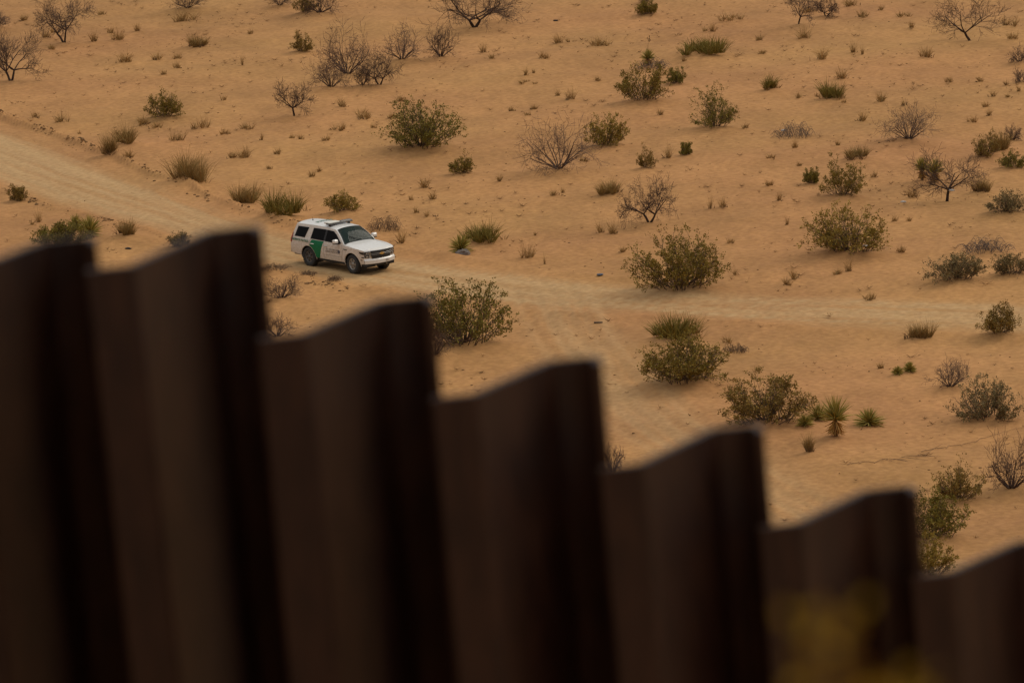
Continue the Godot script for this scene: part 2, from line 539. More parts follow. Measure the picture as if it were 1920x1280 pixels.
func make_yucca(rng: RandomNumberGenerator, w: float, h: float, tall: bool, parent: Node3D, stalk: float) -> void:
	var g := Geo.new(); var sk := Geo.new()
	var head := h * 0.38 if tall else h * 0.13
	var rad := w * 0.5 if not tall else w * 0.52
	for i in 190:
		var ang := rng.randf() * TAU
		var el := rng.randf_range(0.05 if tall else -0.3, 1.5)
		var d := Vector3(cos(ang) * cos(el), sin(el), sin(ang) * cos(el))
		var l := lerpf(rad, h - head, clampf(sin(el), 0.0, 1.0)) * rng.randf_range(0.8, 1.08)
		var col := Color(0.21, 0.180, 0.040).lerp(Color(0.46, 0.35, 0.095), pow(rng.randf(), 1.2))
		blade(g, Vector3(0, head, 0) + d * 0.03, d, l, 0.015 + 0.009 * w, 0.10, col, rng)
	var wood := Geo.new()
	wood.tube(Vector3(0, -0.08, 0), Vector3(0, head, 0), 0.05 + 0.02 * w, 0.045 + 0.02 * w, 6, Color(0.14, 0.085, 0.045))
	part("trunk", wood.mesh(), woody, parent)
	part("leaf_rosette", g.mesh(), leafy, parent)
	for i in (230 if tall else 40):
		var ang := rng.randf() * TAU
		var y := head * rng.randf_range(0.25, 1.05) if tall else head
		var d := Vector3(cos(ang), rng.randf_range(-1.5, -0.25), sin(ang)).normalized()
		blade(sk, Vector3(0, y, 0), d, minf(y / maxf(-d.y, 0.2), w * 0.5) * rng.randf_range(0.7, 1.0), 0.02, 0.0, Color(0.40, 0.20, 0.045).lerp(Color(0.44, 0.27, 0.095), rng.randf()), rng)
	part("dead_leaf_skirt", sk.mesh(), leafy, parent)
	if stalk > 0.0:
		var s := Geo.new()
		var a := Vector3(0, head, 0)
		for k in 4:
			var e := a + Vector3(rng.randf_range(-0.05, 0.03), stalk / 4.0, 0)
			s.tube(a, e, 0.013 - 0.002 * k, 0.011 - 0.002 * k, 4, Color(0.20, 0.125, 0.062))
			a = e
		for k in 7:
			var e := a + Vector3(rng.randf_range(-0.12, 0.12), rng.randf_range(-0.25, 0.1), rng.randf_range(-0.1, 0.1))
			s.tube(a + Vector3(0, rng.randf_range(-0.25, 0), 0), e, 0.006, 0.006, 3, Color(0.17, 0.10, 0.05))
			s.tube(e, e + Vector3(0, 0.09, 0), 0.02, 0.014, 4, Color(0.13, 0.075, 0.035))
		part("flower_stalk", s.mesh(), woody, parent)

var seed_count := 100

func plant(kind: String, x: float, z: float, w: float, h: float, label: String, group := "") -> void:
	seed_count += 7
	var rng := RandomNumberGenerator.new()
	rng.seed = seed_count
	var y := stand_y(x, z)
	var cat: String = {"bare_tree": "tree", "bare_shrub": "shrub", "brush_pile": "dead brush", "creosote_bush": "shrub", "sage_bush": "shrub", "joint_fir": "shrub", "yucca": "yucca", "yucca_rosette": "yucca", "dry_bush": "shrub", "grass_tuft": "grass"}[kind]
	var o := thing("yucca" if kind == "yucca_rosette" else kind, label, cat, Vector3(x, y, z), 0.0, group)
	match kind:
		"bare_tree", "bare_shrub":
			var p := make_bare(rng, w, h, kind == "bare_tree")
			part("trunk" if kind == "bare_tree" else "main_stems", p[0].mesh(), woody, o)
			part("twigs", p[1].mesh(), woody, o)
		"creosote_bush", "sage_bush":
			var p := make_leafy(rng, w, h, kind == "sage_bush")
			part("stems", p[0].mesh(), woody, o)
			part("foliage", p[1].mesh(), leafy, o)
		"joint_fir":
			var g := make_tuft(rng, w, h, int(300 + 130 * w), Color(0.150, 0.112, 0.026), Color(0.265, 0.200, 0.046), 0.010 + 0.002 * w, 0.75)
			part("green_stems", g.mesh(), leafy, o)
			var d := make_tuft(rng, w * 0.9, h * 0.35, 90, Color(0.25, 0.145, 0.055), Color(0.36, 0.22, 0.09), 0.01, 0.9)
			part("dead_stems", d.mesh(), leafy, o)
		"dry_bush":
			var g := make_tuft(rng, w, h, int(330 + 150 * w), Color(0.23, 0.150, 0.050), Color(0.36, 0.225, 0.080), 0.0055 + 0.0015 * w, 0.7)
			part("fine_stems", g.mesh(), leafy, o)
			var d := make_tuft(rng, w * 0.7, h * 0.4, 60, Color(0.15, 0.09, 0.042), Color(0.21, 0.125, 0.06), 0.010, 0.8)
			part("woody_base", d.mesh(), woody, o)
		"grass_tuft":
			var dry := rng.randf()
			var g := make_tuft(rng, w, h, int(46 + 56 * w), Color(0.23, 0.140, 0.052).lerp(Color(0.30, 0.170, 0.058), dry), Color(0.43, 0.265, 0.100), 0.007 + 0.002 * w, 0.9)
			part("blades", g.mesh(), leafy, o)
			var d := make_tuft(rng, w * 0.6, h * 0.25, 12, Color(0.12, 0.072, 0.034), Color(0.18, 0.11, 0.05), 0.010, 1.2)
			part("root_crown", d.mesh(), woody, o)
		"brush_pile":
			part("dead_branches", make_pile(rng, w, h, "brown" in label or "dark" in label).mesh(), woody, o)
		"yucca", "yucca_rosette":
			make_yucca(rng, w, h, kind == "yucca", o, 1.1 if "stalk" in label else 0.0)

# ---------------------------------------------------------------- steel wall
func build_wall() -> void:
	# sheet piles driven side by side down the slope: plan outline of one pile, from its front flange back along the web to the rear flange and the return web
	var starts := [Vector3(-2.670, 40.335, -19.69), Vector3(-2.072, 40.332, -19.687), Vector3(-1.475, 40.335, -19.688), Vector3(-0.880, 40.078, -19.637), Vector3(-0.280, 39.829, -19.691), Vector3(0.308, 39.500, -19.932), Vector3(0.891, 39.183, -20.278), Vector3(1.475, 38.869, -20.726), Vector3(2.075, 38.547, -21.173), Vector3(2.68, 38.22, -21.62)]
	var wall := thing("steel_wall", "dark rusty corrugated steel wall stepping down across the foreground", "wall", Vector3(0, 0, 0))
	var m := mat(Color.WHITE, 0.46, 0.0, true)
	m.albedo_texture = noise_tex(512, 0.02, 21, 4, Color(0.50, 0.38, 0.30), Color(1, 0.98, 0.94))
	m.uv1_triplanar = true; m.uv1_world_triplanar = true; m.uv1_scale = Vector3(1.1, 0.22, 1.1)
	m.metallic_specular = 0.42
	for i in starts.size() - 1:
		var a: Vector3 = starts[i]
		var b: Vector3 = starts[i + 1]
		var w: float = b.x - a.x
		var reach: float = [0.91, 0.913, 0.919, 0.944, 0.967, 0.985, 0.985, 0.99, 0.99][i]
		var deep: float = [0.69, 0.694, 0.778, 0.702, 0.648, 0.657, 0.604, 0.549, 0.55][i] / w
		var turn: Array = [Vector2(-0.012, 0.004), Vector2(0.255, -0.10), Vector2(reach - 0.245, -deep * 0.925), Vector2(reach, -deep), Vector2(reach + 0.01, -deep + 0.17)]
		# rounded bends
		var line := PackedVector2Array([turn[0]])
		for k in [1, 2, 3]:
			var p: Vector2 = turn[k]
			var r := 0.035 if k < 3 else 0.03
			var p0: Vector2 = p + (turn[k - 1] - p).limit_length(r)
			var p1: Vector2 = p + (turn[k + 1] - p).limit_length(r)
			for s in 6:
				var u := s / 5.0
				line.append(p0.lerp(p, u).lerp(p.lerp(p1, u), u))
		line.append(turn[4])
		var g := Geo.new()
		var lean := Vector3(-0.052 + 0.006 * sin(i * 2.4), 1, 0.012 * sin(i * 1.7)).normalized()
		var length := 9.0
		var th := 0.03
		var rust := Color(0.040, 0.0195, 0.0080)
		var outer := []; var inner := []; var nrm := []
		for k in line.size():
			var t := (line[mini(k + 1, line.size() - 1)] - line[maxi(k - 1, 0)]).normalized()
			var q := Vector2(-t.y, t.x)           # points to the viewer's side
			outer.append(a + Vector3(line[k].x * w, 0, line[k].y * w))
			inner.append(a + Vector3(line[k].x * w - q.x * th, 0, line[k].y * w - q.y * th))
			nrm.append(Vector3(q.x, 0, q.y))
		for k in line.size() - 1:
			for s in 6:
				var y0 := -length * s / 6.0; var y1 := -length * (s + 1) / 6.0
				g.tri_n(outer[k] + lean * y0, outer[k + 1] + lean * y0, outer[k + 1] + lean * y1, nrm[k], nrm[k + 1], nrm[k + 1], rust)
				g.tri_n(outer[k] + lean * y0, outer[k + 1] + lean * y1, outer[k] + lean * y1, nrm[k], nrm[k + 1], nrm[k], rust)
				g.tri_n(inner[k] + lean * y0, inner[k + 1] + lean * y0, inner[k + 1] + lean * y1, -nrm[k], -nrm[k + 1], -nrm[k + 1], rust)
				g.tri_n(inner[k] + lean * y0, inner[k + 1] + lean * y1, inner[k] + lean * y1, -nrm[k], -nrm[k + 1], -nrm[k], rust)
			g.tri_n(outer[k], outer[k + 1], inner[k + 1], Vector3.UP, Vector3.UP, Vector3.UP, rust)
			g.tri_n(outer[k], inner[k + 1], inner[k], Vector3.UP, Vector3.UP, Vector3.UP, rust)
		for k in [0, line.size() - 1]:
			var sd := Vector3(-1 if k == 0 else 1, 0, 0)
			g.tri_n(outer[k], inner[k], inner[k] - lean * length, sd, sd, sd, rust)
			g.tri_n(outer[k], inner[k] - lean * length, outer[k] - lean * length, sd, sd, sd, rust)
		part("sheet_pile", g.mesh(), m, wall)

func build_near_plants() -> void:
	var rng := RandomNumberGenerator.new()
	rng.seed = 77
	for k in [[0.40, -7.27, 0.125, 42.065, "blurred yellow flowering weed in front of the wall, the taller one at lower right"], [0.505, -7.4, 0.11, 41.945, "blurred yellow flowering weed at the bottom edge, right of the taller one"]]:
		var y := ground_y(k[0], k[1])
		var h: float = k[3] - y
		var o := thing("yellow_weed", k[4], "weed", Vector3(k[0], y, k[1]), 0.0, "yellow weeds before the wall")
		var stems := make_tuft(rng, k[2], h * 0.93, 26, Color(0.10, 0.085, 0.022), Color(0.16, 0.125, 0.03), 0.004, 0.22)
		part("stems", stems.mesh(), leafy, o)
		var f := Geo.new()
		for i in 85:
			var hy := h * pow(rng.randf(), 0.35)
			var rr: float = k[2] * 0.42 * rng.randf()
			var an := rng.randf() * TAU
			var p := Vector3(cos(an) * rr, hy, sin(an) * rr)
			leaf(f, p, Vector3(cos(an), 0.8, sin(an)).normalized(), rng, 0.03, Color(0.30, 0.165, 0.012).lerp(Color(0.21, 0.14, 0.012), rng.randf()))
		part("flower_heads", f.mesh(), leafy, o).set_meta("kind", "stuff")

# ---------------------------------------------------------------- patrol vehicle (x forward, y up, z to its right)
func half_w(x: float) -> float:
	var w := 1.0
	if x > 1.55: w -= 0.12 * pow((x - 1.55) / 0.78, 2.2)
	if x < -1.9: w -= 0.075 * pow((-1.9 - x) / 0.68, 2.0)
	return w

func side_z(x: float, y: float) -> float:
	var w := half_w(x)
	if y < 0.85: return w * (1.0 - 0.33 * pow(0.85 - y, 2.0))
	if y < 1.2: return w * (1.0 - 0.25 * pow(y - 0.85, 2.0) - 0.03 * smoothstep(1.12, 1.2, y))
	return w * 0.939 - (y - 1.2) * 0.37 - 0.10 * pow(maxf(y - 1.2, 0.0), 2.0)

func top_y(x: float) -> float:
	if x > 1.08: return lerpf(1.19, 1.055, pow((x - 1.08) / 1.27, 1.6))
	if x > 0.30:
		var u := (x - 0.30) / 0.78
		return lerpf(1.755, 1.19, u) + 0.05 * sin(u * PI)
	if x > -2.36: return 1.80 - 0.022 * pow((x + 0.9) / 1.3, 2.0) - 0.02 * smoothstep(-0.4, 0.3, x)
	return lerpf(1.19, 1.772, clampf((x + 2.54) / 0.18, 0, 1))

func side_pt(q: Vector2, s: float) -> Vector3:
	return Vector3(q.x, q.y, s * side_z(q.x, q.y))

func top_pt(q: Vector2) -> Vector3:      # q = (x, share of the half width)
	var e := top_y(q.x)
	var crown := 0.075 if q.x < 0.3 else lerpf(0.075, 0.10, clampf((q.x - 0.3) / 0.4, 0, 1)) if q.x < 0.7 else lerpf(0.10, 0.045, clampf((q.x - 0.7) / 0.5, 0, 1))
	var bulge := 0.0
	if q.x > 1.08: bulge = 0.022 * smoothstep(0.86, 0.72, absf(q.y))
	return Vector3(q.x, e + crown * (1.0 - pow(absf(q.y), 2.6)) + bulge, q.y * side_z(q.x, e))

func front_x(y: float) -> float:
	var x := 2.335
	if y < 0.70: x += 0.055 * smoothstep(0.70, 0.63, y) - 0.05 * smoothstep(0.50, 0.40, y)
	if y > 0.98: x -= 0.03 * pow((y - 0.98) / 0.08, 2.0)
	return x

func front_pt(q: Vector2) -> Vector3:    # q = (share of the half width, y)
	var x := front_x(q.y)
	return Vector3(x + 0.20 * (1.0 - pow(absf(q.x), 2.2)), q.y, q.x * side_z(2.335, q.y) * (1.0 + 0.035 * smoothstep(0.70, 0.63, q.y)))

func rear_pt(q: Vector2) -> Vector3:
	var x := -2.56 + 0.02 * smoothstep(1.0, 1.2, q.y) + 0.18 * clampf((q.y - 1.19) / 0.582, 0, 1)
	if q.y < 0.75: x -= 0.05 * smoothstep(0.75, 0.68, q.y)
	return Vector3(x - 0.06 * (1.0 - q.x * q.x), q.y, q.x * side_z(x, q.y))

func rect(a: float, b: float, c: float, d: float) -> PackedVector2Array:
	return PackedVector2Array([Vector2(a, b), Vector2(c, b), Vector2(c, d), Vector2(a, d)])

func arch(cx: float, from: float, to: float) -> PackedVector2Array:
	var out := PackedVector2Array()
	for i in 15:
		var p := lerpf(from, to, i / 14.0)
		out.append(Vector2(cx + 0.505 * cos(p), 0.40 + 0.52 * sin(p)))
	return out

func text(called: String, s: String, h: float, m: Material, parent: Node, at: Transform3D, wide := 1.0) -> void:
	var t := TextMesh.new()
	var f := SystemFont.new()
	f.font_names = PackedStringArray(["Droid Sans"])
	f.font_weight = 700
	t.font = f
	t.text = s
	t.font_size = 32
	t.pixel_size = h / 23.0
	t.depth = 0.003
	var o := part(called, t, m, parent)
	o.transform = at * Transform3D(Basis.from_scale(Vector3(wide, 1, 1)), Vector3.ZERO)

func build_vehicle() -> void:
	var car := thing("patrol_vehicle", "white patrol vehicle with a green slanted stripe driving along the dirt road", "suv", Vector3(CAR_AT.x, ground_y(CAR_AT.x, CAR_AT.z) , CAR_AT.z), -0.8238 - 0.03)
	car.scale = Vector3(1, 1, 0.955)
	car.position.y = (ground_y(CAR_AT.x - 1.2, CAR_AT.z + 0.4) + ground_y(CAR_AT.x + 1.2, CAR_AT.z + 1.4)) / 2.0 - 0.01
	var white := mat(Color(0.78, 0.78, 0.77), 0.32)
	white.clearcoat_enabled = true; white.clearcoat = 0.6; white.clearcoat_roughness = 0.12
	white.albedo_texture = noise_tex(256, 0.03, 31, 4, Color(0.93, 0.915, 0.89), Color(1, 1, 1))
	white.uv1_triplanar = true; white.uv1_scale = Vector3(0.8, 0.8, 0.8)
	var green := mat(Color(0.005, 0.150, 0.060), 0.4)
	green.metallic_specular = 0.3
	var black := mat(Color(0.012, 0.012, 0.012), 0.6)
	var rubber := mat(Color(0.030, 0.029, 0.027), 0.9)
	var tint := mat(Color(0.006, 0.006, 0.006), 0.08)
	tint.metallic_specular = 0.16
	var chrome := mat(Color(0.34, 0.34, 0.34), 0.35, 1.0)
	var alloy := mat(Color(0.32, 0.31, 0.29), 0.38, 0.7)
	var dark_alloy := mat(Color(0.10, 0.095, 0.09), 0.5, 0.5)
	var seam := mat(Color(0.10, 0.10, 0.095), 0.8)
	var seam_dark := mat(Color(0.012, 0.012, 0.012), 0.6)
	var red := mat(Color(0.28, 0.03, 0.02), 0.2)
	var lens := mat(Color(0.022, 0.022, 0.023), 0.12)
	var lamp := mat(Color(0.38, 0.38, 0.37), 0.2, 0.3)
	var gold := mat(Color(0.62, 0.45, 0.18), 0.3, 0.7)
	var tan_ := mat(Color(0.66, 0.64, 0.56), 0.5)
	var grey_print := mat(Color(0.30, 0.26, 0.22), 0.6)
	var green_print := mat(Color(0.010, 0.13, 0.07), 0.5)
	var cell := Vector2(0.11, 0.09)
	# --- white shell: both sides, bonnet, roof, pillars, nose and tail
	var dusty_shaded: StandardMaterial3D = white.duplicate()
	dusty_shaded.albedo_color = Color(0.74, 0.705, 0.665).linear_to_srgb()  # road dust, with the shade of the sides also put into this darker colour
	dusty_shaded.roughness = 0.5
	dusty_shaded.clearcoat = 0.2
	dusty_shaded.albedo_texture = noise_tex(256, 0.035, 47, 5, Color(0.84, 0.79, 0.72), Color(1, 1, 1))
	var g := Geo.new()
	var outline := PackedVector2Array([Vector2(-2.585, 0.60), Vector2(-2.50, 0.50)])
	outline.append(Vector2(-1.336 - 0.515, 0.47))
	outline.append_array(arch(-1.336, PI, 0.0))
	outline.append_array([Vector2(-0.80, 0.45), Vector2(1.07, 0.45)])
	outline.append_array(arch(1.61, PI, 0.0))
	outline.append_array([Vector2(2.135, 0.46), Vector2(2.335, 0.48), Vector2(2.335, top_y(2.335))])
	for i in range(1, 60):
		outline.append(Vector2(lerpf(2.335, -2.54, i / 60.0), top_y(lerpf(2.335, -2.54, i / 60.0))))
	outline.append_array([Vector2(-2.54, 1.19), Vector2(-2.565, 1.0), Vector2(-2.585, 0.75)])
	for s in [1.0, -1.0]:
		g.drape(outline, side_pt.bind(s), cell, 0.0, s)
		# returned edges of the wheel openings
		for cx in [-1.336, 1.61]:
			var lip := arch(cx, PI + 0.1, -0.1)
			for k in lip.size() - 1:
				var a := side_pt(lip[k], s); var b := side_pt(lip[k + 1], s)
				var ia := a - Vector3(0, 0, s * 0.05); var ib := b - Vector3(0, 0, s * 0.05)
				g.quad(a, ia, ib, b) if s > 0 else g.quad(a, b, ib, ia)
		part("side_panel", g.mesh(), dusty_shaded, car)
		g = Geo.new()
	g.drape(rect(1.08, -1, 2.335, 1), top_pt, Vector2(0.12, 0.12), 0.0, -1.0)
	g.drape(rect(-2.54, -1, 0.36, 1), top_pt, Vector2(0.12, 0.12), 0.0, -1.0)
	for s in [-1.0, 1.0]:
		g.drape(PackedVector2Array([Vector2(0.36, s), Vector2(0.36, s * 0.90), Vector2(1.08, s * 0.93), Vector2(1.08, s)]), top_pt, Vector2(0.1, 0.1), 0.0, -1.0)
	g.drape(rect(-1, 0.48, 1, 1.055), front_pt, Vector2(0.05, 0.03), 0.0, -1.0)
	g.drape(rect(-1, 0.50, 1, 1.772), rear_pt, Vector2(0.1, 0.08), 0.0, 1.0)
	# join the bowed nose to the bonnet
	for i in 20:
		var u := -1.0 + i * 0.1
		g.quad(top_pt(Vector2(2.335, u)), top_pt(Vector2(2.335, u + 0.1)), front_pt(Vector2(u + 0.1, 1.055)), front_pt(Vector2(u, 1.055)))
	var body := part("body", g.mesh(), white, car)
	# --- dark underside and wheel wells
	g = Geo.new()
	g.box(Vector3(-0.78, 0.33, -0.86), Vector3(1.05, 0.47, 0.86), Color.WHITE, 0.01)
	g.box(Vector3(-2.45, 0.42, -0.84), Vector3(-1.90, 0.56, 0.84), Color.WHITE, 0.01)
	g.box(Vector3(2.14, 0.33, -0.84), Vector3(2.42, 0.49, 0.84), Color.WHITE, 0.03)
	g.box(Vector3(-1.95, 0.40, -0.52), Vector3(2.2, 0.62, 0.52), Color.WHITE, 0.01)
	for s in [-1.0, 1.0]:
		for cx in [-1.336, 1.61]:
			var r := arch(cx, PI + 0.35, -0.35)
			for k in r.size() - 1:
				var o := Vector3(0, 0, s * 0.50)
				var z0 := side_pt(r[k], s) - Vector3(0, 0, s * 0.03); var z1 := side_pt(r[k + 1], s) - Vector3(0, 0, s * 0.03)
				var i0 := Vector3(r[k].x, r[k].y, s * 0.50); var i1 := Vector3(r[k + 1].x, r[k + 1].y, s * 0.50)
				g.quad(z0, z1, i1, i0)
				g.tri(Vector3(cx, 0.35, s * 0.50), i0, i1)
	for cx in [-1.336, 1.61]:
		g.tube(Vector3(cx, 0.40, -0.75), Vector3(cx, 0.40, 0.75), 0.06, 0.06, 8, Color.WHITE)
	part("underbody", g.mesh(), black, car)
	# --- glass
	for s in [1.0, -1.0]:
		for w in [["quarter_window", [Vector2(-2.30, 1.245), Vector2(-1.60, 1.25), Vector2(-1.46, 1.675), Vector2(-2.20, 1.66)]], ["door_window", [Vector2(-1.19, 1.25), Vector2(-0.30, 1.235), Vector2(-0.30, 1.695), Vector2(-1.13, 1.685)]], ["door_window", [Vector2(-0.20, 1.233), Vector2(0.80, 1.222), Vector2(0.86, 1.255), Vector2(0.46, 1.555), Vector2(0.22, 1.675), Vector2(-0.20, 1.695)]]]:
			g = Geo.new()
			g.drape(PackedVector2Array(w[1]), side_pt.bind(s), Vector2(0.2, 0.12), 0.006, s)
			var o := part(w[0], g.mesh(), tint, car)
			var f := Geo.new()
			var pts: Array = w[1]
			for k in pts.size():
				var a := side_pt(pts[k], s) + Vector3(0, 0.0, s * 0.008); var b := side_pt(pts[(k + 1) % pts.size()], s) + Vector3(0, 0, s * 0.008)
				f.tube(a, b, 0.011, 0.011, 5, Color.WHITE)
			part("window_seal", f.mesh(), black, o)
		g = Geo.new()
		g.drape(PackedVector2Array([Vector2(-0.30, 1.235), Vector2(-0.20, 1.233), Vector2(-0.20, 1.695), Vector2(-0.30, 1.695)]), side_pt.bind(s), Vector2(0.2, 0.12), 0.009, s)
		part("door_pillar_trim", g.mesh(), black, car)
	var glass := mat(Color(0.035, 0.065, 0.062), 0.04)
	glass.transparency = BaseMaterial3D.TRANSPARENCY_ALPHA
	glass.albedo_color.a = 0.45
	glass.metallic_specular = 0.2
	g = Geo.new()
	g.drape(PackedVector2Array([Vector2(0.36, -0.90), Vector2(1.08, -0.93), Vector2(1.08, 0.93), Vector2(0.36, 0.90)]), top_pt, Vector2(0.08, 0.12), 0.003, -1.0)
	var ws := part("windshield", g.mesh(), glass, car)
	g = Geo.new()
	for e in [[Vector2(0.37, -0.90), Vector2(0.37, 0.90)], [Vector2(1.06, -0.93), Vector2(1.06, 0.93)], [Vector2(0.37, -0.90), Vector2(1.06, -0.93)], [Vector2(0.37, 0.90), Vector2(1.06, 0.93)]]:
		for k in 10:
			g.tube(top_pt(e[0].lerp(e[1], k / 10.0)) + Vector3(0, 0.006, 0), top_pt(e[0].lerp(e[1], (k + 1) / 10.0)) + Vector3(0, 0.006, 0), 0.017, 0.017, 5, Color.WHITE)
	part("windshield_seal", g.mesh(), black, ws)
	g = Geo.new()
	for s in [-1.0, 1.0]:
		g.tube(top_pt(Vector2(1.04, s * 0.12)) + Vector3(0, 0.025, 0), top_pt(Vector2(0.86, s * 0.12 + 0.62 - 0.5 * (s + 1.0) * 0.2)) + Vector3(0, 0.025, 0), 0.010, 0.007, 4, Color.WHITE)
		part("wiper", g.mesh(), black, ws)
		g = Geo.new()
	g = Geo.new()
	g.drape(rect(-0.82, 1.26, 0.82, 1.70), rear_pt, Vector2(0.2, 0.1), 0.006, 1.0)
	part("rear_window", g.mesh(), tint, car)
	# --- cabin seen through the windshield
	g = Geo.new()
	g.box(Vector3(0.62, 0.80, -0.86), Vector3(1.06, 1.13, 0.86), Color.WHITE, 0.04)
	part("dashboard", g.mesh(), mat(Color(0.035, 0.036, 0.037), 0.8), car)
	for s in [-1.0, 1.0]:
		g = Geo.new()
		g.box(Vector3(-0.45, 0.60, s * 0.45 - 0.27), Vector3(0.15, 0.78, s * 0.45 + 0.27), Color.WHITE, 0.05)
		g.box(Vector3(-0.55, 0.72, s * 0.45 - 0.26), Vector3(-0.38, 1.36, s * 0.45 + 0.26), Color.WHITE, 0.05)
		g.box(Vector3(-0.54, 1.38, s * 0.45 - 0.14), Vector3(-0.42, 1.58, s * 0.45 + 0.14), Color.WHITE, 0.04)
		part("seat", g.mesh(), mat(Color(0.055, 0.053, 0.050), 0.8), car)
	g = Geo.new()
	for k in 18:
		var p := TAU * k / 18; var q := TAU * (k + 1) / 18
		g.tube(Vector3(0.50 + 0.09 * sin(p), 1.06 + 0.17 * sin(p), -0.43 + 0.19 * cos(p)), Vector3(0.50 + 0.09 * sin(q), 1.06 + 0.17 * sin(q), -0.43 + 0.19 * cos(q)), 0.017, 0.017, 5, Color.WHITE)
	g.box(Vector3(0.48, 1.02, -0.60), Vector3(0.53, 1.09, -0.26), Color.WHITE, 0.01)
	part("steering_wheel", g.mesh(), black, car)
	# --- slanted stripe on the rear door, seams, handles, print
	for s in [1.0, -1.0]:
		g = Geo.new()
		var st := PackedVector2Array([Vector2(-1.10, 1.205), Vector2(-0.27, 1.20), Vector2(-0.40, 0.90), Vector2(-0.56, 0.455), Vector2(-0.80, 0.455)])
		st.append_array([Vector2(-0.815, 0.46), Vector2(-0.85, 0.60), Vector2(-0.93, 0.745), Vector2(-1.06, 0.865), Vector2(-1.22, 0.935), Vector2(-1.17, 1.09)])
		g.drape(st, side_pt.bind(s), cell, 0.004, s)
		part("green_stripe", g.mesh(), green, car)
		g = Geo.new()
		for l in [[Vector2(-0.25, 1.23), Vector2(-0.25, 0.47)], [Vector2(0.98, 1.17), Vector2(1.02, 0.95)], [Vector2(1.02, 0.95), Vector2(0.93, 0.47)], [Vector2(-1.20, 1.23), Vector2(-1.25, 0.96)], [Vector2(-0.20, 0.66), Vector2(0.92, 0.655)], [Vector2(2.05, 0.935), Vector2(2.33, 0.72)]]:
			for k in 6:
				g.tube(side_pt(l[0].lerp(l[1], k / 6.0), s), side_pt(l[0].lerp(l[1], (k + 1) / 6.0), s), 0.0055, 0.0055, 4, Color.WHITE)
			part("door_seam", g.mesh(), seam, car)
			g = Geo.new()
		for hx in [-1.02, -0.10]:
			g = Geo.new()
			var hz := side_z(hx, 1.03)
			g.box(Vector3(hx - 0.11, 1.015, s * hz - 0.035), Vector3(hx + 0.11, 1.055, s * hz + 0.035), Color.WHITE, 0.012)
			part("door_handle", g.mesh(), white if hx < -0.5 else mat(Color(0.45, 0.44, 0.42), 0.4), car)
		g = Geo.new()
		g.drape(PackedVector2Array([Vector2(-2.575, 0.96), Vector2(-2.47, 0.96), Vector2(-2.44, 1.20), Vector2(-2.45, 1.38), Vector2(-2.49, 1.38), Vector2(-2.55, 1.16)]), side_pt.bind(s), cell, 0.012, s)
		g.drape(PackedVector2Array([Vector2(s * 0.88, 0.96), Vector2(s, 0.96), Vector2(s, 1.38), Vector2(s * 0.92, 1.38)]), rear_pt, Vector2(0.1, 0.1), 0.012, 1.0)
		part("taillight", g.mesh(), red, car)
		# lettering: local axes x along the side, y up the side, z outwards
		var yaw := Basis(Vector3.UP, 0.0 if s > 0 else PI)
		var tilt := Basis(Vector3.RIGHT, -0.06)
		text("lettering", "BORDER PATROL", 0.105, green_print, car, Transform3D(yaw * tilt * Basis(Vector3.UP, -0.045), side_pt(Vector2(-1.84, 1.115), s) + Vector3(0, 0, s * 0.010)), 1.04)
		text("lettering", "U.S. CUSTOMS AND", 0.075, grey_print, car, Transform3D(yaw * tilt, side_pt(Vector2(0.33, 0.92), s) + Vector3(0, 0, s * 0.007)), 0.9)
		text("lettering", "BORDER PROTECTION", 0.075, grey_print, car, Transform3D(yaw, side_pt(Vector2(0.33, 0.82), s) + Vector3(0, 0, s * 0.007)), 0.84)
		var em := Geo.new()
		em.lathe(PackedVector2Array([Vector2(0.0, 0.004), Vector2(0.05, 0.004), Vector2(0.05, 0.006), Vector2(0.078, 0.006), Vector2(0.08, -0.004)]), 0.0, 18, Color.WHITE, true)
		var eo := part("round_seal", em.mesh(), mat(Color(0.07, 0.075, 0.10), 0.5), car)
		eo.transform = Transform3D(yaw, side_pt(Vector2(0.79, 0.87), s) + Vector3(0, 0, s * 0.004))
		g = Geo.new()
		g.drape(PackedVector2Array([Vector2(1.08, 1.045), Vector2(1.36, 1.025), Vector2(1.35, 0.99), Vector2(1.10, 1.005)]), side_pt.bind(s), cell, 0.008, s)
		part("fender_badge", g.mesh(), mat(Color(0.03, 0.06, 0.045), 0.4), car)
		g = Geo.new()
		g.drape(rect(2.16, 0.64, 2.25, 0.672), side_pt.bind(s), cell, 0.008, s)
		part("side_marker", g.mesh(), black, car)
		# door mirrors
		g = Geo.new()
		var zc: float = s * 1.15
		g.box(Vector3(0.66, 1.235, zc - 0.135), Vector3(0.84, 1.43, zc + 0.135), Color.WHITE, 0.055)
		var mi := part("mirror", g.mesh(), white, car)
		g = Geo.new()
		g.box(Vector3(0.70, 1.20, minf(s * 0.90, s * 1.12)), Vector3(0.79, 1.245, maxf(s * 0.90, s * 1.12)), Color.WHITE, 0.012)
		g.box(Vector3(0.68, 1.225, zc - 0.12), Vector3(0.82, 1.26, zc + 0.12), Color.WHITE, 0.012)
		part("mirror_arm", g.mesh(), black, mi)
		g = Geo.new()
		g.box(Vector3(0.652, 1.265, zc - 0.10), Vector3(0.662, 1.40, zc + 0.10), Color.WHITE, 0.002)
		part("mirror_glass", g.mesh(), chrome, mi)
	# --- nose: grille, bar, badge, headlights, number on the bumper
	g = Geo.new()
	g.drape(PackedVector2Array([Vector2(-0.60, 0.70), Vector2(0.60, 0.70), Vector2(0.67, 0.80), Vector2(0.68, 1.035), Vector2(-0.68, 1.035), Vector2(-0.67, 0.80)]), front_pt, Vector2(0.05, 0.03), 0.014, -1.0)
	var gr := part("grille", g.mesh(), black, car)
	g = Geo.new()
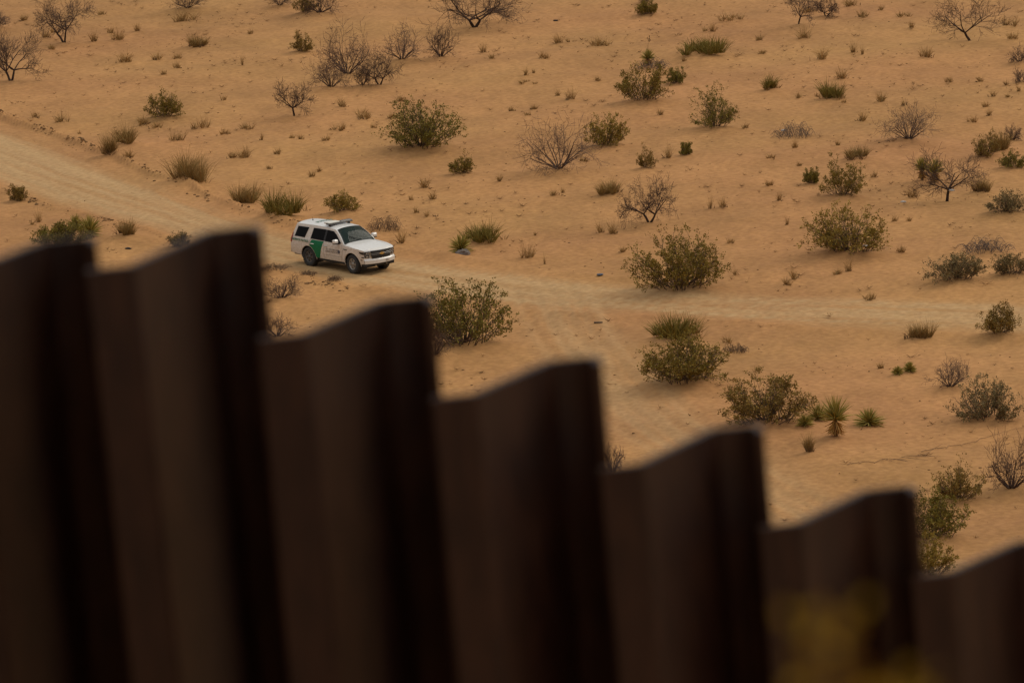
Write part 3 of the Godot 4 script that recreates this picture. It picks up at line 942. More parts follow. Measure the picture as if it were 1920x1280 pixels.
	for yy in [0.862, 0.918]:
		g = Geo.new()
		for k in 16:
			var a := front_pt(Vector2(lerpf(-0.70, 0.70, k / 16.0), yy)); var b := front_pt(Vector2(lerpf(-0.70, 0.70, (k + 1) / 16.0), yy))
			g.tube(a + Vector3(0.020, 0, 0), b + Vector3(0.020, 0, 0), 0.008, 0.008, 6, Color.WHITE)
		part("grille_bar", g.mesh(), chrome, gr)
	for s in [-1.0, 1.0]:
		g = Geo.new()
		g.drape(PackedVector2Array([Vector2(s * 0.60, 0.735), Vector2(s * 0.66, 0.735), Vector2(s * 0.73, 0.87), Vector2(s * 0.73, 1.02), Vector2(s * 0.68, 1.02), Vector2(s * 0.67, 0.86)]), front_pt, Vector2(0.1, 0.05), 0.016, -1.0)
		part("grille_surround", g.mesh(), chrome, gr)
	for yy in [0.735, 0.77, 0.80, 0.83, 0.95, 0.985]:
		g = Geo.new()
		for k in 7:
			var a := front_pt(Vector2(lerpf(-0.62, 0.62, k / 7.0), yy)); var b := front_pt(Vector2(lerpf(-0.62, 0.62, (k + 1) / 7.0), yy))
			g.tube(a + Vector3(0.013, 0, 0), b + Vector3(0.013, 0, 0), 0.007, 0.007, 4, Color.WHITE)
		part("grille_slat", g.mesh(), seam_dark, gr)
	g = Geo.new()
	var cross := PackedVector2Array([Vector2(-0.150, 0.856), Vector2(-0.052, 0.856), Vector2(-0.060, 0.836), Vector2(0.060, 0.836), Vector2(0.068, 0.856), Vector2(0.150, 0.856), Vector2(0.165, 0.922), Vector2(0.068, 0.922), Vector2(0.076, 0.942), Vector2(-0.044, 0.942), Vector2(-0.052, 0.922), Vector2(-0.135, 0.922)])
	g.drape(cross, front_pt, Vector2(0.1, 0.05), 0.036, -1.0)
	for k in cross.size():
		var a := front_pt(cross[k]); var b := front_pt(cross[(k + 1) % cross.size()])
		g.quad(a, b, b + Vector3(0.036, 0, 0), a + Vector3(0.036, 0, 0))
	part("badge", g.mesh(), gold, gr)
	for s in [-1.0, 1.0]:
		g = Geo.new()
		g.drape(PackedVector2Array([Vector2(s * 0.735, 0.73), Vector2(s * 0.98, 0.75), Vector2(s, 0.865), Vector2(s, 1.005), Vector2(s * 0.735, 1.02)]), front_pt, Vector2(0.05, 0.03), 0.012, -1.0)
		g.drape(PackedVector2Array([Vector2(2.336, 0.885), Vector2(2.336, 1.0), Vector2(2.06, 1.005), Vector2(2.10, 0.945), Vector2(2.20, 0.90)]), side_pt.bind(s), Vector2(0.08, 0.05), 0.007, s)
		g.drape(PackedVector2Array([Vector2(2.336, 0.745), Vector2(2.336, 0.80), Vector2(2.25, 0.80), Vector2(2.18, 0.755)]), side_pt.bind(s), Vector2(0.08, 0.05), 0.007, s)
		var hl := part("headlight", g.mesh(), lens, car)
		g = Geo.new()
		for q in [rect(0.77, 0.915, 0.825, 0.985), rect(0.85, 0.915, 0.905, 0.98), rect(0.79, 0.765, 0.91, 0.825)]:
			var r := PackedVector2Array()
			for p in q: r.append(Vector2(p.x * s, p.y))
			g.drape(r, front_pt, Vector2(0.05, 0.05), 0.018, -1.0)
			part("lamp_reflector", g.mesh(), lamp, hl)
			g = Geo.new()
		g = Geo.new()
		for k in 6:
			var a := front_pt(Vector2(s * lerpf(0.73, 1.0, k / 6.0), 0.872)); var b := front_pt(Vector2(s * lerpf(0.73, 1.0, (k + 1) / 6.0), 0.872))
			g.tube(a + Vector3(0.008, 0, 0), b + Vector3(0.008, 0, 0), 0.010, 0.010, 5, Color.WHITE)
		part("chrome_strip", g.mesh(), chrome, hl)
	text("bumper_number", "7 962", 0.085, grey_print, car, Transform3D(Basis(Vector3.UP, PI / 2 - 0.10) , front_pt(Vector2(-0.25, 0.565)) + Vector3(0.012, 0, 0)), 1.05)
	g = Geo.new()
	for s in [-1.0, 1.0]:
		g.box(Vector3(2.42, 0.36, s * 0.32 - 0.025), Vector3(2.50, 0.42, s * 0.32 + 0.025), Color.WHITE, 0.01)
		part("tow_hook", g.mesh(), alloy, car)
		g = Geo.new()
	# --- roof: lettering, antenna, light bar
	text("roof_lettering", "POLICE", 0.20, green_print, car, Transform3D(Basis(Vector3(0, 0, 1), Vector3(1, 0, 0), Vector3(0, 1, 0)), Vector3(-1.36, 1.882, -0.06)), 1.0)
	g = Geo.new()
	g.tube(Vector3(-1.95, 1.84, 0.10), Vector3(-1.95, 1.90, 0.10), 0.035, 0.02, 8, Color.WHITE)
	g.tube(Vector3(-1.95, 1.90, 0.10), Vector3(-1.98, 2.0, 0.10), 0.008, 0.005, 5, Color.WHITE)
	part("antenna", g.mesh(), black, car)
	g = Geo.new()
	g.box(Vector3(-0.38, 1.905, -0.70), Vector3(-0.13, 1.96, 0.70), Color.WHITE, 0.015)
	for s in [-1.0, 1.0]:
		g.box(Vector3(-0.33, 1.81, s * 0.55 - 0.03), Vector3(-0.18, 1.91, s * 0.55 + 0.03), Color.WHITE, 0.01)
	var bar := part("light_bar", g.mesh(), mat(Color(0.05, 0.05, 0.05), 0.35), car)
	g = Geo.new()
	g.box(Vector3(-0.54, 1.925, 0.0), Vector3(-0.20, 2.0, 0.67), Color.WHITE, 0.022)
	part("light_bar_cover", g.mesh(), tan_, bar)
	g = Geo.new()
	g.box(Vector3(-0.36, 1.952, -0.66), Vector3(-0.15, 1.995, 0.0), Color.WHITE, 0.018)
	part("light_bar_lens", g.mesh(), lens, bar)
	g = Geo.new()
	g.box(Vector3(-0.175, 1.952, 0.02), Vector3(-0.135, 1.985, 0.66), Color.WHITE, 0.01)
	part("light_bar_lens", g.mesh(), mat(Color(0.10, 0.10, 0.09), 0.15), bar)
	# --- wheels
	for cx in [1.61, -1.336]:
		for s in [1.0, -1.0]:
			var wh := Node3D.new()
			wh.name = "wheel"
			car.add_child(wh, true)
			wh.position = Vector3(cx, 0.42, s * 0.82)
			wh.scale = Vector3(1.06, 1.06, 1.0)
			wh.rotation.y = (0.0 if s > 0 else PI) + (-0.10 if cx > 0 else 0.0)
			g = Geo.new()
			g.lathe(PackedVector2Array([Vector2(0.235, -0.11), Vector2(0.30, -0.140), Vector2(0.375, -0.135), Vector2(0.396, -0.10), Vector2(0.400, 0.0), Vector2(0.396, 0.10), Vector2(0.375, 0.135), Vector2(0.30, 0.142), Vector2(0.235, 0.115), Vector2(0.225, 0.09)]), 0.0, 36)
			for k in 26:
				var an := TAU * k / 26
				var c := Vector3(cos(an), sin(an), 0); var t := Vector3(-sin(an), cos(an), 0)
				for zz in [-0.085, 0.0, 0.085]:
					var o2 := c * 0.395 + t * (0.02 if zz == 0.0 else -0.02) + Vector3(0, 0, zz)
					var e1 := t * 0.03; var e2 := Vector3(0, 0, 0.034); var e3 := c * 0.016
					g.quad(o2 - e1 - e2 + e3, o2 + e1 - e2 + e3, o2 + e1 + e2 + e3, o2 - e1 + e2 + e3)
					g.quad(o2 - e1 - e2, o2 - e1 - e2 + e3, o2 - e1 + e2 + e3, o2 - e1 + e2)
					g.quad(o2 + e1 - e2 + e3, o2 + e1 - e2, o2 + e1 + e2, o2 + e1 + e2 + e3)
			part("tyre", g.mesh(), rubber, wh)
			g = Geo.new()
			var front: bool = cx > 0
			g.lathe(PackedVector2Array([Vector2(0.195, 0.02), Vector2(0.205, 0.10), Vector2(0.235, 0.122), Vector2(0.243, 0.108)]), 0.0, 32)
			for k in 6:
				var an := TAU * k / 6
				var c := Vector3(cos(an), sin(an), 0); var t := Vector3(-sin(an), cos(an), 0)
				var zf := Vector3(0, 0, 0.098)
				g.quad(c * 0.05 - t * 0.040 + zf, c * 0.215 - t * 0.062 + zf, c * 0.215 + t * 0.062 + zf, c * 0.05 + t * 0.040 + zf)
				var zb := Vector3(0, 0, 0.05)
				g.quad(c * 0.05 - t * 0.040 + zb, c * 0.215 - t * 0.062 + zb, c * 0.215 - t * 0.062 + zf, c * 0.05 - t * 0.040 + zf)
				g.quad(c * 0.05 + t * 0.040 + zf, c * 0.215 + t * 0.062 + zf, c * 0.215 + t * 0.062 + zb, c * 0.05 + t * 0.040 + zb)
			g.lathe(PackedVector2Array([Vector2(0.0, 0.125), Vector2(0.05, 0.122), Vector2(0.075, 0.105), Vector2(0.08, 0.05)]), 0.0, 18)
			part("rim", g.mesh(), alloy if front else dark_alloy, wh)
			g = Geo.new()
			g.lathe(PackedVector2Array([Vector2(0.0, 0.03), Vector2(0.20, 0.03)]), 0.0, 24)
			part("brake_disc", g.mesh(), black, wh)

# ---------------------------------------------------------------- small things on the sand
func build_litter() -> void:
	var rng := RandomNumberGenerator.new()
	rng.seed = 4242
	var cloth := mat(Color(0.02, 0.017, 0.016), 0.9)
	var items := [
		["dark_scrap", Vector3(-16.90, 0.03, -248.98), "black scrap lying on the sand between the first two wall tops"],
		["dark_scrap", Vector3(3.12, 0.03, -318.83), "small black scrap on the sand right of the largest dark tree"],
		["dark_stick", Vector3(3.55, 0.00, -227.98), "short dark stick lying by the near edge of the road"],
		["blue_scrap", Vector3(3.85, 0.03, -238.40), "blue-grey scrap at the far road edge right of the vehicle"],
		["white_scrap", Vector3(13.69, 0.12, -275.50), "white scrap caught in the arching dead tangle"],
		["white_scrap", Vector3(20.16, 0.55, -254.02), "white bag caught low in the level-branched tree"],
		["white_scrap", Vector3(15.47, 0.06, -243.15), "pale scrap under the wide airy olive bush"],
		["teal_bottle", Vector3(-2.61, 0.40, -224.15), "teal plastic bottle caught in the large creosote bush"],
		["grey_rock", Vector3(-2.01, 0.05, -245.26), "grey rock at the foot of the round green yucca"],
		["white_scrap", Vector3(17.99, 0.02, -254.57), "tiny white scrap on the sand left of the round tan bush"],
	]
	for it in items:
		var y := stand_y(it[1].x, it[1].z)
		var o := thing(it[0], it[2], it[0].split("_")[1], Vector3(it[1].x, y + it[1].y, it[1].z))
		var g := Geo.new()
		match it[0]:
			"teal_bottle":
				g.lathe(PackedVector2Array([Vector2(0.0, 0), Vector2(0.075, 0.0), Vector2(0.08, 0.02), Vector2(0.08, 0.22), Vector2(0.03, 0.29), Vector2(0.028, 0.33), Vector2(0, 0.33)]), 0.0, 12)
				var b := part("bottle", g.mesh(), mat(Color(0.045, 0.15, 0.155), 0.3), o)
				b.rotation = Vector3(-1.0, 0.5, 0)
			"dark_stick":
				g.tube(Vector3(-0.17, 0.03, 0), Vector3(0.17, 0.05, 0.1), 0.035, 0.028, 6, Color.WHITE)
				part("stick", g.mesh(), mat(Color(0.045, 0.035, 0.03), 0.9), o)
			_:
				var big := 0.22 if it[0] == "grey_rock" else 0.10
				var f := FastNoiseLite.new()
				f.seed = rng.randi(); f.frequency = 2.2
				var flat := 0.75 if it[0] == "grey_rock" else 0.45
				for i in 8:
					for j in 14:
						var q := []
						for k in [[0, 0], [1, 0], [1, 1], [0, 1]]:
							var th: float = PI * (i + k[0]) / 8.0; var ph: float = TAU * ((j + k[1]) % 14) / 14.0
							var d := Vector3(sin(th) * cos(ph), cos(th), sin(th) * sin(ph))
							q.append(d * Vector3(big * 1.4, big * flat, big) * (1.0 + 0.7 * f.get_noise_3dv(d)))
						g.tri(q[0], q[2], q[1]); g.tri(q[0], q[3], q[2])
				var c: Color = {"dark_scrap": Color(0.018, 0.015, 0.014), "blue_scrap": Color(0.10, 0.12, 0.16), "white_scrap": Color(0.45, 0.42, 0.38), "grey_rock": Color(0.16, 0.13, 0.11)}[it[0]]
				part("rock" if it[0] == "grey_rock" else "scrap", g.mesh(), mat(c, 0.9), o)
	# dead branch lying on the sand at the right, and long bare runners
	var runs := [[Vector3(11.85, 0.00, -198.84), Vector3(14.72, 0.00, -200.15), "long crooked dead branch lying on the sand below the yuccas"], [Vector3(14.65, 0.00, -200.90), Vector3(18.77, 0.00, -204.86), "thin straight dead runner lying on the sand at the right edge"]]
	for r in runs:
		var a: Vector3 = r[0]; var b: Vector3 = r[1]
		var g := Geo.new()
		var o := thing("dead_branch", r[2], "branch", Vector3(a.x, 0, a.z))
		var p := a
		for k in 14:
			var q := a.lerp(b, (k + 1) / 14.0) + Vector3(rng.randf_range(-0.1, 0.1), 0, rng.randf_range(-0.2, 0.2))
			p.y = stand_y(p.x, p.z) + 0.02; q.y = stand_y(q.x, q.z) + 0.02 + rng.randf() * 0.05
			g.tube(p - Vector3(a.x, 0, a.z), q - Vector3(a.x, 0, a.z), 0.013 - 0.0007 * k, 0.0125 - 0.0007 * k, 4, Color(0.22, 0.135, 0.072))
			if r[2].begins_with("long") and k > 4:
				var e := q + Vector3(rng.randf_range(0.2, 0.9), rng.randf_range(0.05, 0.25), rng.randf_range(-1.4, 1.4))
				g.tube(q - Vector3(a.x, 0, a.z), e - Vector3(a.x, 0, a.z), 0.009, 0.005, 3, Color(0.16, 0.098, 0.055))
			p = q
		part("wood", g.mesh(), woody, o)
	# pebbles, clods and twig bits strewn over the sand: nobody could count them
	var clod := Geo.new()
	for i in 3:
		for j in 5:
			var q := []
			for k in [[0, 0], [1, 0], [1, 1], [0, 1]]:
				var th: float = PI * (i + k[0]) / 3.0; var ph: float = TAU * (j + k[1]) / 5.0
				q.append(Vector3(sin(th) * cos(ph), cos(th) * 0.6, sin(th) * sin(ph)))
			clod.tri(q[0], q[2], q[1]); clod.tri(q[0], q[3], q[2])
	strew("strewn_clods", "small dark clods and pebbles strewn over the sand", clod.mesh(), 3200, rng, 0.014, 0.045)
	var bits := Geo.new()
	for k in 7:
		var an := rng.randf() * TAU
		var d := Vector3(cos(an), rng.randf_range(0.2, 1.6), sin(an)).normalized()
		bits.tube(Vector3.ZERO, d * rng.randf_range(0.5, 1.0), 0.05, 0.02, 3, Color.WHITE)
	bank_clods = true
	strew("bank_clods", "dark clods crumbled along the banks of the dirt road", clod.mesh(), 1100, rng, 0.02, 0.075)
	bank_clods = false
	strew("strewn_twigs", "dry twig bits and tiny dead sprigs strewn over the sand", bits.mesh(), 3800, rng, 0.05, 0.24)

var bank_clods := false

func strew(called: String, label: String, m: Mesh, count: int, rng: RandomNumberGenerator, lo: float, hi: float) -> void:
	var mm := MultiMesh.new()
	mm.transform_format = MultiMesh.TRANSFORM_3D
	mm.use_colors = true
	mm.mesh = m
	mm.instance_count = count
	var i := 0
	while i < count:
		var z := rng.randf_range(-338.0, -176.0)
		var x := rng.randf_range(-33.0, 33.0)
		var keep := 0.45 + 1.1 * n_mid.get_noise_2d(x * 0.8 + 500.0, z * 0.5) + 0.5 * n_big.get_noise_2d(x + 40.0, z)
		var r := road_share(x, z)
		keep *= 1.0 - 0.93 * r.y
		if bank_clods:
			x = rng.randf_range(-30.0, -5.0)
			var far := rng.randf() < 0.7
			z = along(far_edge, x) + rng.randfn(-0.3, 0.35) * 2.0 if far else along(near_edge, x) + rng.randfn(0.4, 0.3) * 1.6
			keep = 0.4 + 1.6 * n_mid.get_noise_2d(x * 1.5 + 90.0, z * 0.3)
		if rng.randf() > keep: continue
		var s := lerpf(lo, hi, pow(rng.randf(), 2.2))
		var b := Basis(Vector3.UP, rng.randf() * TAU).scaled(Vector3(s * rng.randf_range(0.8, 1.8), s, s * rng.randf_range(0.8, 1.8)))
		mm.set_instance_transform(i, Transform3D(b, Vector3(x, stand_y(x, z) + s * 0.2, z)))
		var d := rng.randf_range(0.6, 1.25) if called != "strewn_twigs" else rng.randf_range(0.8, 1.7)
		mm.set_instance_color(i, Color(0.21 * d, 0.118 * d, 0.050 * d))
		i += 1
	var o := MultiMeshInstance3D.new()
	o.multimesh = mm
	o.material_override = woody
	o.name = called
	add_child(o)
	tag(o, label, "debris", "", "stuff")

# ---------------------------------------------------------------- scene
func _ready() -> void:
	# camera: a long lens from a hill, looking down over the wall
	var cam := Camera3D.new()
	cam.name = "camera"
	add_child(cam)
	var pitch := 0.19274
	var roll := 0.03584
	var up0 := Vector3(0, cos(pitch), -sin(pitch))
	cam.transform = Transform3D(Basis(Vector3(cos(roll), 0, 0) - up0 * sin(roll), Vector3(sin(roll), 0, 0) + up0 * cos(roll), Vector3(0, sin(pitch), cos(pitch))), Vector3(0, 43.869, 0))
	var att := CameraAttributesPhysical.new()
	att.frustum_focal_length = 200.0
	att.frustum_focus_distance = 243.0
	att.frustum_far = 6000.0
	att.frustum_near = 0.5
	att.exposure_aperture = 3.2
	cam.attributes = att
	cam.far = 6000.0
	cam.current = true
	# overcast sky, brighter towards the hidden sun at the right behind the plain
	var we := WorldEnvironment.new()
	we.name = "world"
	var env := Environment.new()
	env.background_mode = Environment.BG_SKY
	var sky := Sky.new()
	var sm := ProceduralSkyMaterial.new()
	sm.sky_top_color = Color(0.97, 0.975, 0.98)
	sm.sky_horizon_color = Color(0.53, 0.53, 0.53)
	sm.sky_curve = 0.8
	sm.ground_bottom_color = Color(0.32, 0.24, 0.16)
	sm.ground_horizon_color = Color(0.5, 0.46, 0.42)
	sm.sun_angle_max = 1.0
	sky.sky_material = sm
	env.sky = sky
	env.tonemap_mode = Environment.TONE_MAPPER_LINEAR
	env.tonemap_exposure = 1.0
	env.volumetric_fog_enabled = true
	env.volumetric_fog_density = 0.0
	env.sdfgi_enabled = true
	env.ssao_enabled = true
	env.ssil_enabled = true
	we.environment = env
	add_child(we)
	var sun := DirectionalLight3D.new()
	sun.name = "sun"
	sun.light_energy = 0.5
	sun.light_angular_distance = 34.0
	sun.light_color = Color(1.0, 0.955, 0.89)
	sun.shadow_enabled = true
	add_child(sun)
	sun.look_at_from_position(Vector3.ZERO, -Vector3(0.74, 0.80, -0.52), Vector3.UP)

	n_big.seed = 3; n_big.frequency = 0.055; n_big.fractal_octaves = 2
	n_mid.seed = 8; n_mid.frequency = 0.22; n_mid.fractal_octaves = 3
	n_fine.seed = 15; n_fine.frequency = 0.9; n_fine.fractal_octaves = 3
	leafy = mat(Color.WHITE, 0.85, 0.0, true)
	leafy.backlight_enabled = true
	leafy.backlight = Color(0.35, 0.35, 0.30)
	leafy.metallic_specular = 0.25
	woody = mat(Color.WHITE, 0.9, 0.0, true)
	woody.metallic_specular = 0.25
	mounds = [
		[-26.35, -302.05, 1.07, 0.10],
		[-24.46, -315.85, 1.01, 0.10],
		[-10.67, -286.19, 0.62, 0.10],
		[-9.01, -294.79, 1.38, 0.24],
		[-8.25, -299.99, 1.80, 0.30],
		[-7.34, -295.23, 0.66, 0.14],
		[-6.48, -295.48, 0.72, 0.10],
		[-5.38, -304.14, 1.48, 0.25],
		[-3.28, -304.52, 0.96, 0.18],
		[-1.46, -317.02, 1.85, 0.10],
		[-10.34, -324.25, 1.28, 0.22],
		[2.51, -265.35, 2.14, 0.34],
		[6.35, -251.03, 0.80, 0.10],
		[25.34, -304.55, 1.32, 0.10],
		[16.52, -312.75, 0.53, 0.10],
		[18.26, -316.45, 0.47, 0.10],
		[19.48, -270.75, 1.63, 0.27],
		[19.95, -254.26, 1.03, 0.10],
		[16.60, -211.88, 0.91, 0.17],
		[17.32, -194.36, 1.12, 0.20],
		[-28.93, -324.53, 0.72, 0.15],
		[-18.14, -328.35, 1.33, 0.23],
		[-12.78, -328.61, 1.03, 0.19],
		[8.22, -324.03, 0.66, 0.14],
		[27.22, -296.34, 0.66, 0.14],
		[26.66, -289.32, 0.53, 0.12],
		[24.46, -270.93, 0.47, 0.11],
		[-3.08, -221.06, 1.36, 0.24],
		[-9.62, -235.23, 1.01, 0.19],
		[-9.51, -226.74, 1.00, 0.19],
		[3.47, -199.50, 0.53, 0.12],
		[20.46, -240.31, 1.46, 0.12],
		[14.11, -273.60, 1.35, 0.12],
		[-5.56, -251.73, 1.06, 0.12],
		[7.93, -298.94, 1.22, 0.12],
		[8.77, -220.11, 0.65, 0.12],
		[-10.22, -242.10, 0.89, 0.12],
		[-8.65, -240.64, 0.46, 0.12],
		[-7.46, -239.01, 0.43, 0.12],
		[-17.35, -287.87, 1.05, 0.19],
		[-4.06, -273.07, 2.12, 0.34],
		[-2.06, -266.49, 0.65, 0.14],
		[4.96, -273.47, 1.17, 0.21],
		[7.16, -286.20, 1.45, 0.25],
		[9.01, -293.39, 0.59, 0.13],
		[10.43, -277.52, 1.24, 0.22],
		[6.67, -265.59, 0.54, 0.12],
		[8.70, -269.43, 0.35, 0.09],
		[15.35, -255.66, 1.12, 0.20],
		[14.16, -260.37, 0.40, 0.10],
		[14.61, -241.19, 1.95, 0.32],
		[7.14, -234.18, 2.19, 0.34],
		[-1.96, -223.63, 2.18, 0.34],
		[6.60, -214.20, 1.83, 0.30],
		[9.42, -206.31, 1.83, 0.30],
		[19.44, -222.13, 0.91, 0.17],
		[17.43, -206.16, 1.53, 0.26],
		[15.40, -193.25, 0.93, 0.18],
		[13.97, -186.98, 1.31, 0.23],
		[13.45, -181.54, 0.92, 0.18],
		[-19.83, -249.57, 1.43, 0.24],
		[-22.99, -263.99, 0.48, 0.12],
		[-14.63, -249.19, 0.53, 0.12],
		[-10.95, -309.58, 0.69, 0.14],
		[-11.23, -325.21, 0.79, 0.16],
		[16.67, -285.48, 1.13, 0.20],
		[13.75, -289.26, 0.77, 0.16],
		[-7.52, -256.83, 0.86, 0.17],
		[22.78, -265.94, 0.70, 0.15],
		[23.70, -262.79, 0.67, 0.14],
		[18.68, -233.56, 1.39, 0.24],
		[21.03, -234.68, 0.91, 0.17],
		[22.26, -249.88, 1.12, 0.20],
		[10.80, -302.54, 1.86, 0.30],
		[-1.06, -247.68, 1.34, 0.23],
		[-10.33, -255.54, 1.61, 0.27],
		[6.60, -222.85, 1.58, 0.27],
		[8.30, -319.67, 0.68, 0.14],
		[11.72, -203.31, 0.70, 0.15],
		[11.26, -206.55, 0.55, 0.08],
		[13.10, -205.84, 0.79, 0.08],
		[10.69, -205.12, 0.43, 0.08],
		[14.82, -214.73, 0.35, 0.08],
		[15.31, -215.06, 0.35, 0.08],
		[7.75, -299.42, 0.47, 0.11],
		[19.31, -260.32, 0.38, 0.10],
		[19.85, -259.69, 0.44, 0.11],
		[-2.10, -245.79, 0.74, 0.08],
		[-18.84, -252.49, 0.76, 0.08],
		[-19.63, -254.89, 0.43, 0.08],
		[-14.89, -266.41, 1.91, 0.31],
		[-19.34, -275.16, 1.02, 0.19],
		[-18.56, -278.25, 1.07, 0.20],
		[-12.13, -260.40, 1.30, 0.23],
		[16.17, -222.17, 0.94, 0.18],
		[-17.12, -251.93, 0.84, 0.16],
		[4.79, -258.66, 0.96, 0.18],
		[16.60, -265.80, 1.02, 0.19],
		[21.77, -256.78, 0.76, 0.15],
		[10.62, -201.16, 0.44, 0.11],
		[23.66, -267.33, 1.09, 0.20],
		[-16.96, -313.32, 1.00, 0.19],
		[-27.55, -326.86, 0.43, 0.09],
		[-25.64, -318.16, 0.52, 0.09],
		[-25.00, -313.76, 0.42, 0.09],
		[-22.82, -316.36, 0.51, 0.09],
		[-21.43, -316.64, 0.75, 0.09],
		[-20.59, -320.17, 0.38, 0.08],
		[-23.12, -327.55, 0.39, 0.08],
		[-20.58, -308.48, 0.78, 0.09],
		[-18.85, -308.86, 0.59, 0.09],
		[-17.80, -308.83, 0.41, 0.08],
		[-18.19, -301.99, 0.35, 0.07],
		[-22.58, -287.27, 0.68, 0.09],
		[-24.04, -288.58, 0.35, 0.08],
		[-21.45, -283.88, 0.35, 0.06],
		[-18.41, -285.79, 0.42, 0.09],
		[-17.62, -284.70, 0.51, 0.09],
		[-15.33, -283.65, 0.76, 0.09],
		[-18.02, -324.56, 1.10, 0.09],
		[-16.32, -279.25, 0.70, 0.09],
		[-12.68, -272.97, 0.71, 0.09],
		[-14.01, -304.58, 0.35, 0.06],
		[-8.24, -289.10, 0.47, 0.09],
		[-7.16, -285.25, 0.68, 0.09],
		[-8.33, -282.20, 0.59, 0.09],
		[-12.98, -282.76, 0.59, 0.09],
		[-12.05, -278.42, 0.35, 0.07],
		[-10.62, -279.24, 0.35, 0.07],
		[-13.82, -281.06, 0.35, 0.06],
		[-5.19, -290.38, 0.47, 0.09],
		[-0.94, -306.84, 0.41, 0.08],
		[-0.61, -303.14, 0.36, 0.08],
		[3.17, -309.90, 0.64, 0.09],
		[3.64, -309.96, 0.35, 0.07],
		[5.59, -308.23, 0.96, 0.09],
		[2.20, -302.96, 0.54, 0.09],
		[1.21, -297.41, 0.35, 0.07],
		[1.72, -297.97, 0.35, 0.06],
		[1.33, -295.16, 0.66, 0.09],
		[3.46, -288.86, 0.60, 0.09],
		[2.82, -290.41, 0.35, 0.07],
		[1.43, -286.13, 0.38, 0.08],
		[1.16, -283.94, 0.35, 0.07],
		[11.36, -312.34, 0.35, 0.08],
		[11.70, -312.01, 0.37, 0.08],
		[12.87, -315.75, 1.05, 0.09],
		[16.60, -307.91, 0.73, 0.09],
		[17.42, -318.08, 0.80, 0.09],
		[16.81, -299.30, 0.75, 0.09],
		[17.63, -292.12, 0.65, 0.09],
		[14.13, -308.13, 0.46, 0.09],
		[13.88, -303.09, 0.40, 0.08],
		[9.72, -300.63, 0.35, 0.07],
		[18.81, -301.64, 0.40, 0.08],
		[19.27, -300.85, 0.35, 0.06],
		[22.49, -298.67, 0.66, 0.09],
		[22.59, -310.03, 0.37, 0.08],
		[20.09, -315.16, 0.56, 0.09],
		[20.02, -320.09, 0.71, 0.09],
		[21.45, -318.01, 0.35, 0.08],
		[22.40, -315.43, 0.65, 0.09],
		[27.88, -309.21, 0.73, 0.09],
		[27.66, -304.03, 0.54, 0.09],
		[19.26, -283.99, 0.55, 0.09],
		[17.70, -278.73, 0.46, 0.09],
		[17.17, -284.10, 0.35, 0.07],
		[20.11, -282.65, 0.35, 0.07],
		[22.98, -276.49, 0.41, 0.08],
		[24.06, -278.01, 0.35, 0.08],
		[24.65, -290.14, 0.35, 0.07],
		[25.78, -288.62, 0.35, 0.06],
		[24.75, -284.53, 0.38, 0.08],
		[25.52, -284.05, 0.35, 0.07],
		[26.28, -286.47, 0.35, 0.06],
		[16.01, -270.05, 0.35, 0.07],
		[18.54, -255.79, 0.49, 0.09],
		[17.23, -249.48, 0.35, 0.07],
		[17.86, -249.37, 0.35, 0.06],
		[7.81, -268.70, 0.52, 0.09],
		[13.98, -269.97, 0.35, 0.07],
		[12.58, -266.75, 0.36, 0.08],
		[9.21, -254.26, 0.35, 0.07],
		[9.77, -254.41, 0.35, 0.08],
		[12.34, -255.01, 0.35, 0.08],
		[12.44, -249.15, 0.35, 0.06],
		[9.73, -245.29, 0.35, 0.07],
		[11.61, -234.82, 0.39, 0.08],
		[12.01, -235.96, 0.42, 0.09],
		[9.60, -237.42, 0.35, 0.07],
		[14.44, -237.63, 0.39, 0.08],
		[14.00, -236.86, 0.35, 0.08],
		[-3.90, -262.43, 0.55, 0.09],
		[-3.41, -259.09, 0.39, 0.08],
		[-4.44, -259.11, 0.35, 0.07],
		[-4.16, -255.40, 0.35, 0.07],
		[-3.62, -254.55, 0.35, 0.07],
		[-0.31, -263.41, 0.35, 0.07],
		[2.21, -259.06, 0.39, 0.08],
		[2.61, -259.67, 0.35, 0.07],
		[4.15, -248.92, 0.44, 0.09],
		[4.71, -248.66, 0.52, 0.09],
		[0.78, -243.82, 0.62, 0.09],
		[1.53, -242.29, 0.35, 0.06],
		[1.19, -249.03, 0.35, 0.06],
		[-21.50, -257.12, 0.38, 0.08],
		[-21.82, -256.57, 0.35, 0.06],
		[-11.34, -269.62, 0.35, 0.07],
		[-8.88, -268.41, 0.35, 0.07],
		[-4.76, -248.98, 0.52, 0.09],
		[13.88, -264.97, 0.35, 0.07],
		[8.57, -222.32, 0.37, 0.08],
		[-25.34, -320.53, 0.38, 0.08],
		[-22.16, -319.67, 0.43, 0.09],
		[-18.24, -286.10, 0.42, 0.09],
		[-14.01, -281.01, 0.35, 0.08],
		[-13.34, -272.80, 0.45, 0.09],
		[-11.09, -273.68, 0.35, 0.08],
		[-10.15, -278.46, 0.35, 0.07],
		[-8.82, -278.10, 0.37, 0.08],
		[-17.62, -304.78, 0.36, 0.08],
		[-14.49, -292.16, 0.35, 0.07],
		[-18.38, -273.92, 0.49, 0.09],
		[-9.23, -267.21, 0.35, 0.07],
		[-14.09, -318.09, 0.35, 0.08],
		[-6.56, -282.25, 0.35, 0.07],
		[-5.67, -285.46, 0.42, 0.09],
		[0.42, -285.89, 0.35, 0.07],
		[3.76, -269.06, 0.35, 0.07],
		[5.02, -244.07, 0.36, 0.08],
		[11.93, -277.07, 0.35, 0.08],
		[12.09, -259.48, 0.35, 0.08],
		[17.15, -261.39, 0.35, 0.08],
		[16.93, -241.65, 0.36, 0.08],
		[24.13, -281.14, 0.35, 0.08],
		[23.03, -290.51, 0.35, 0.08],
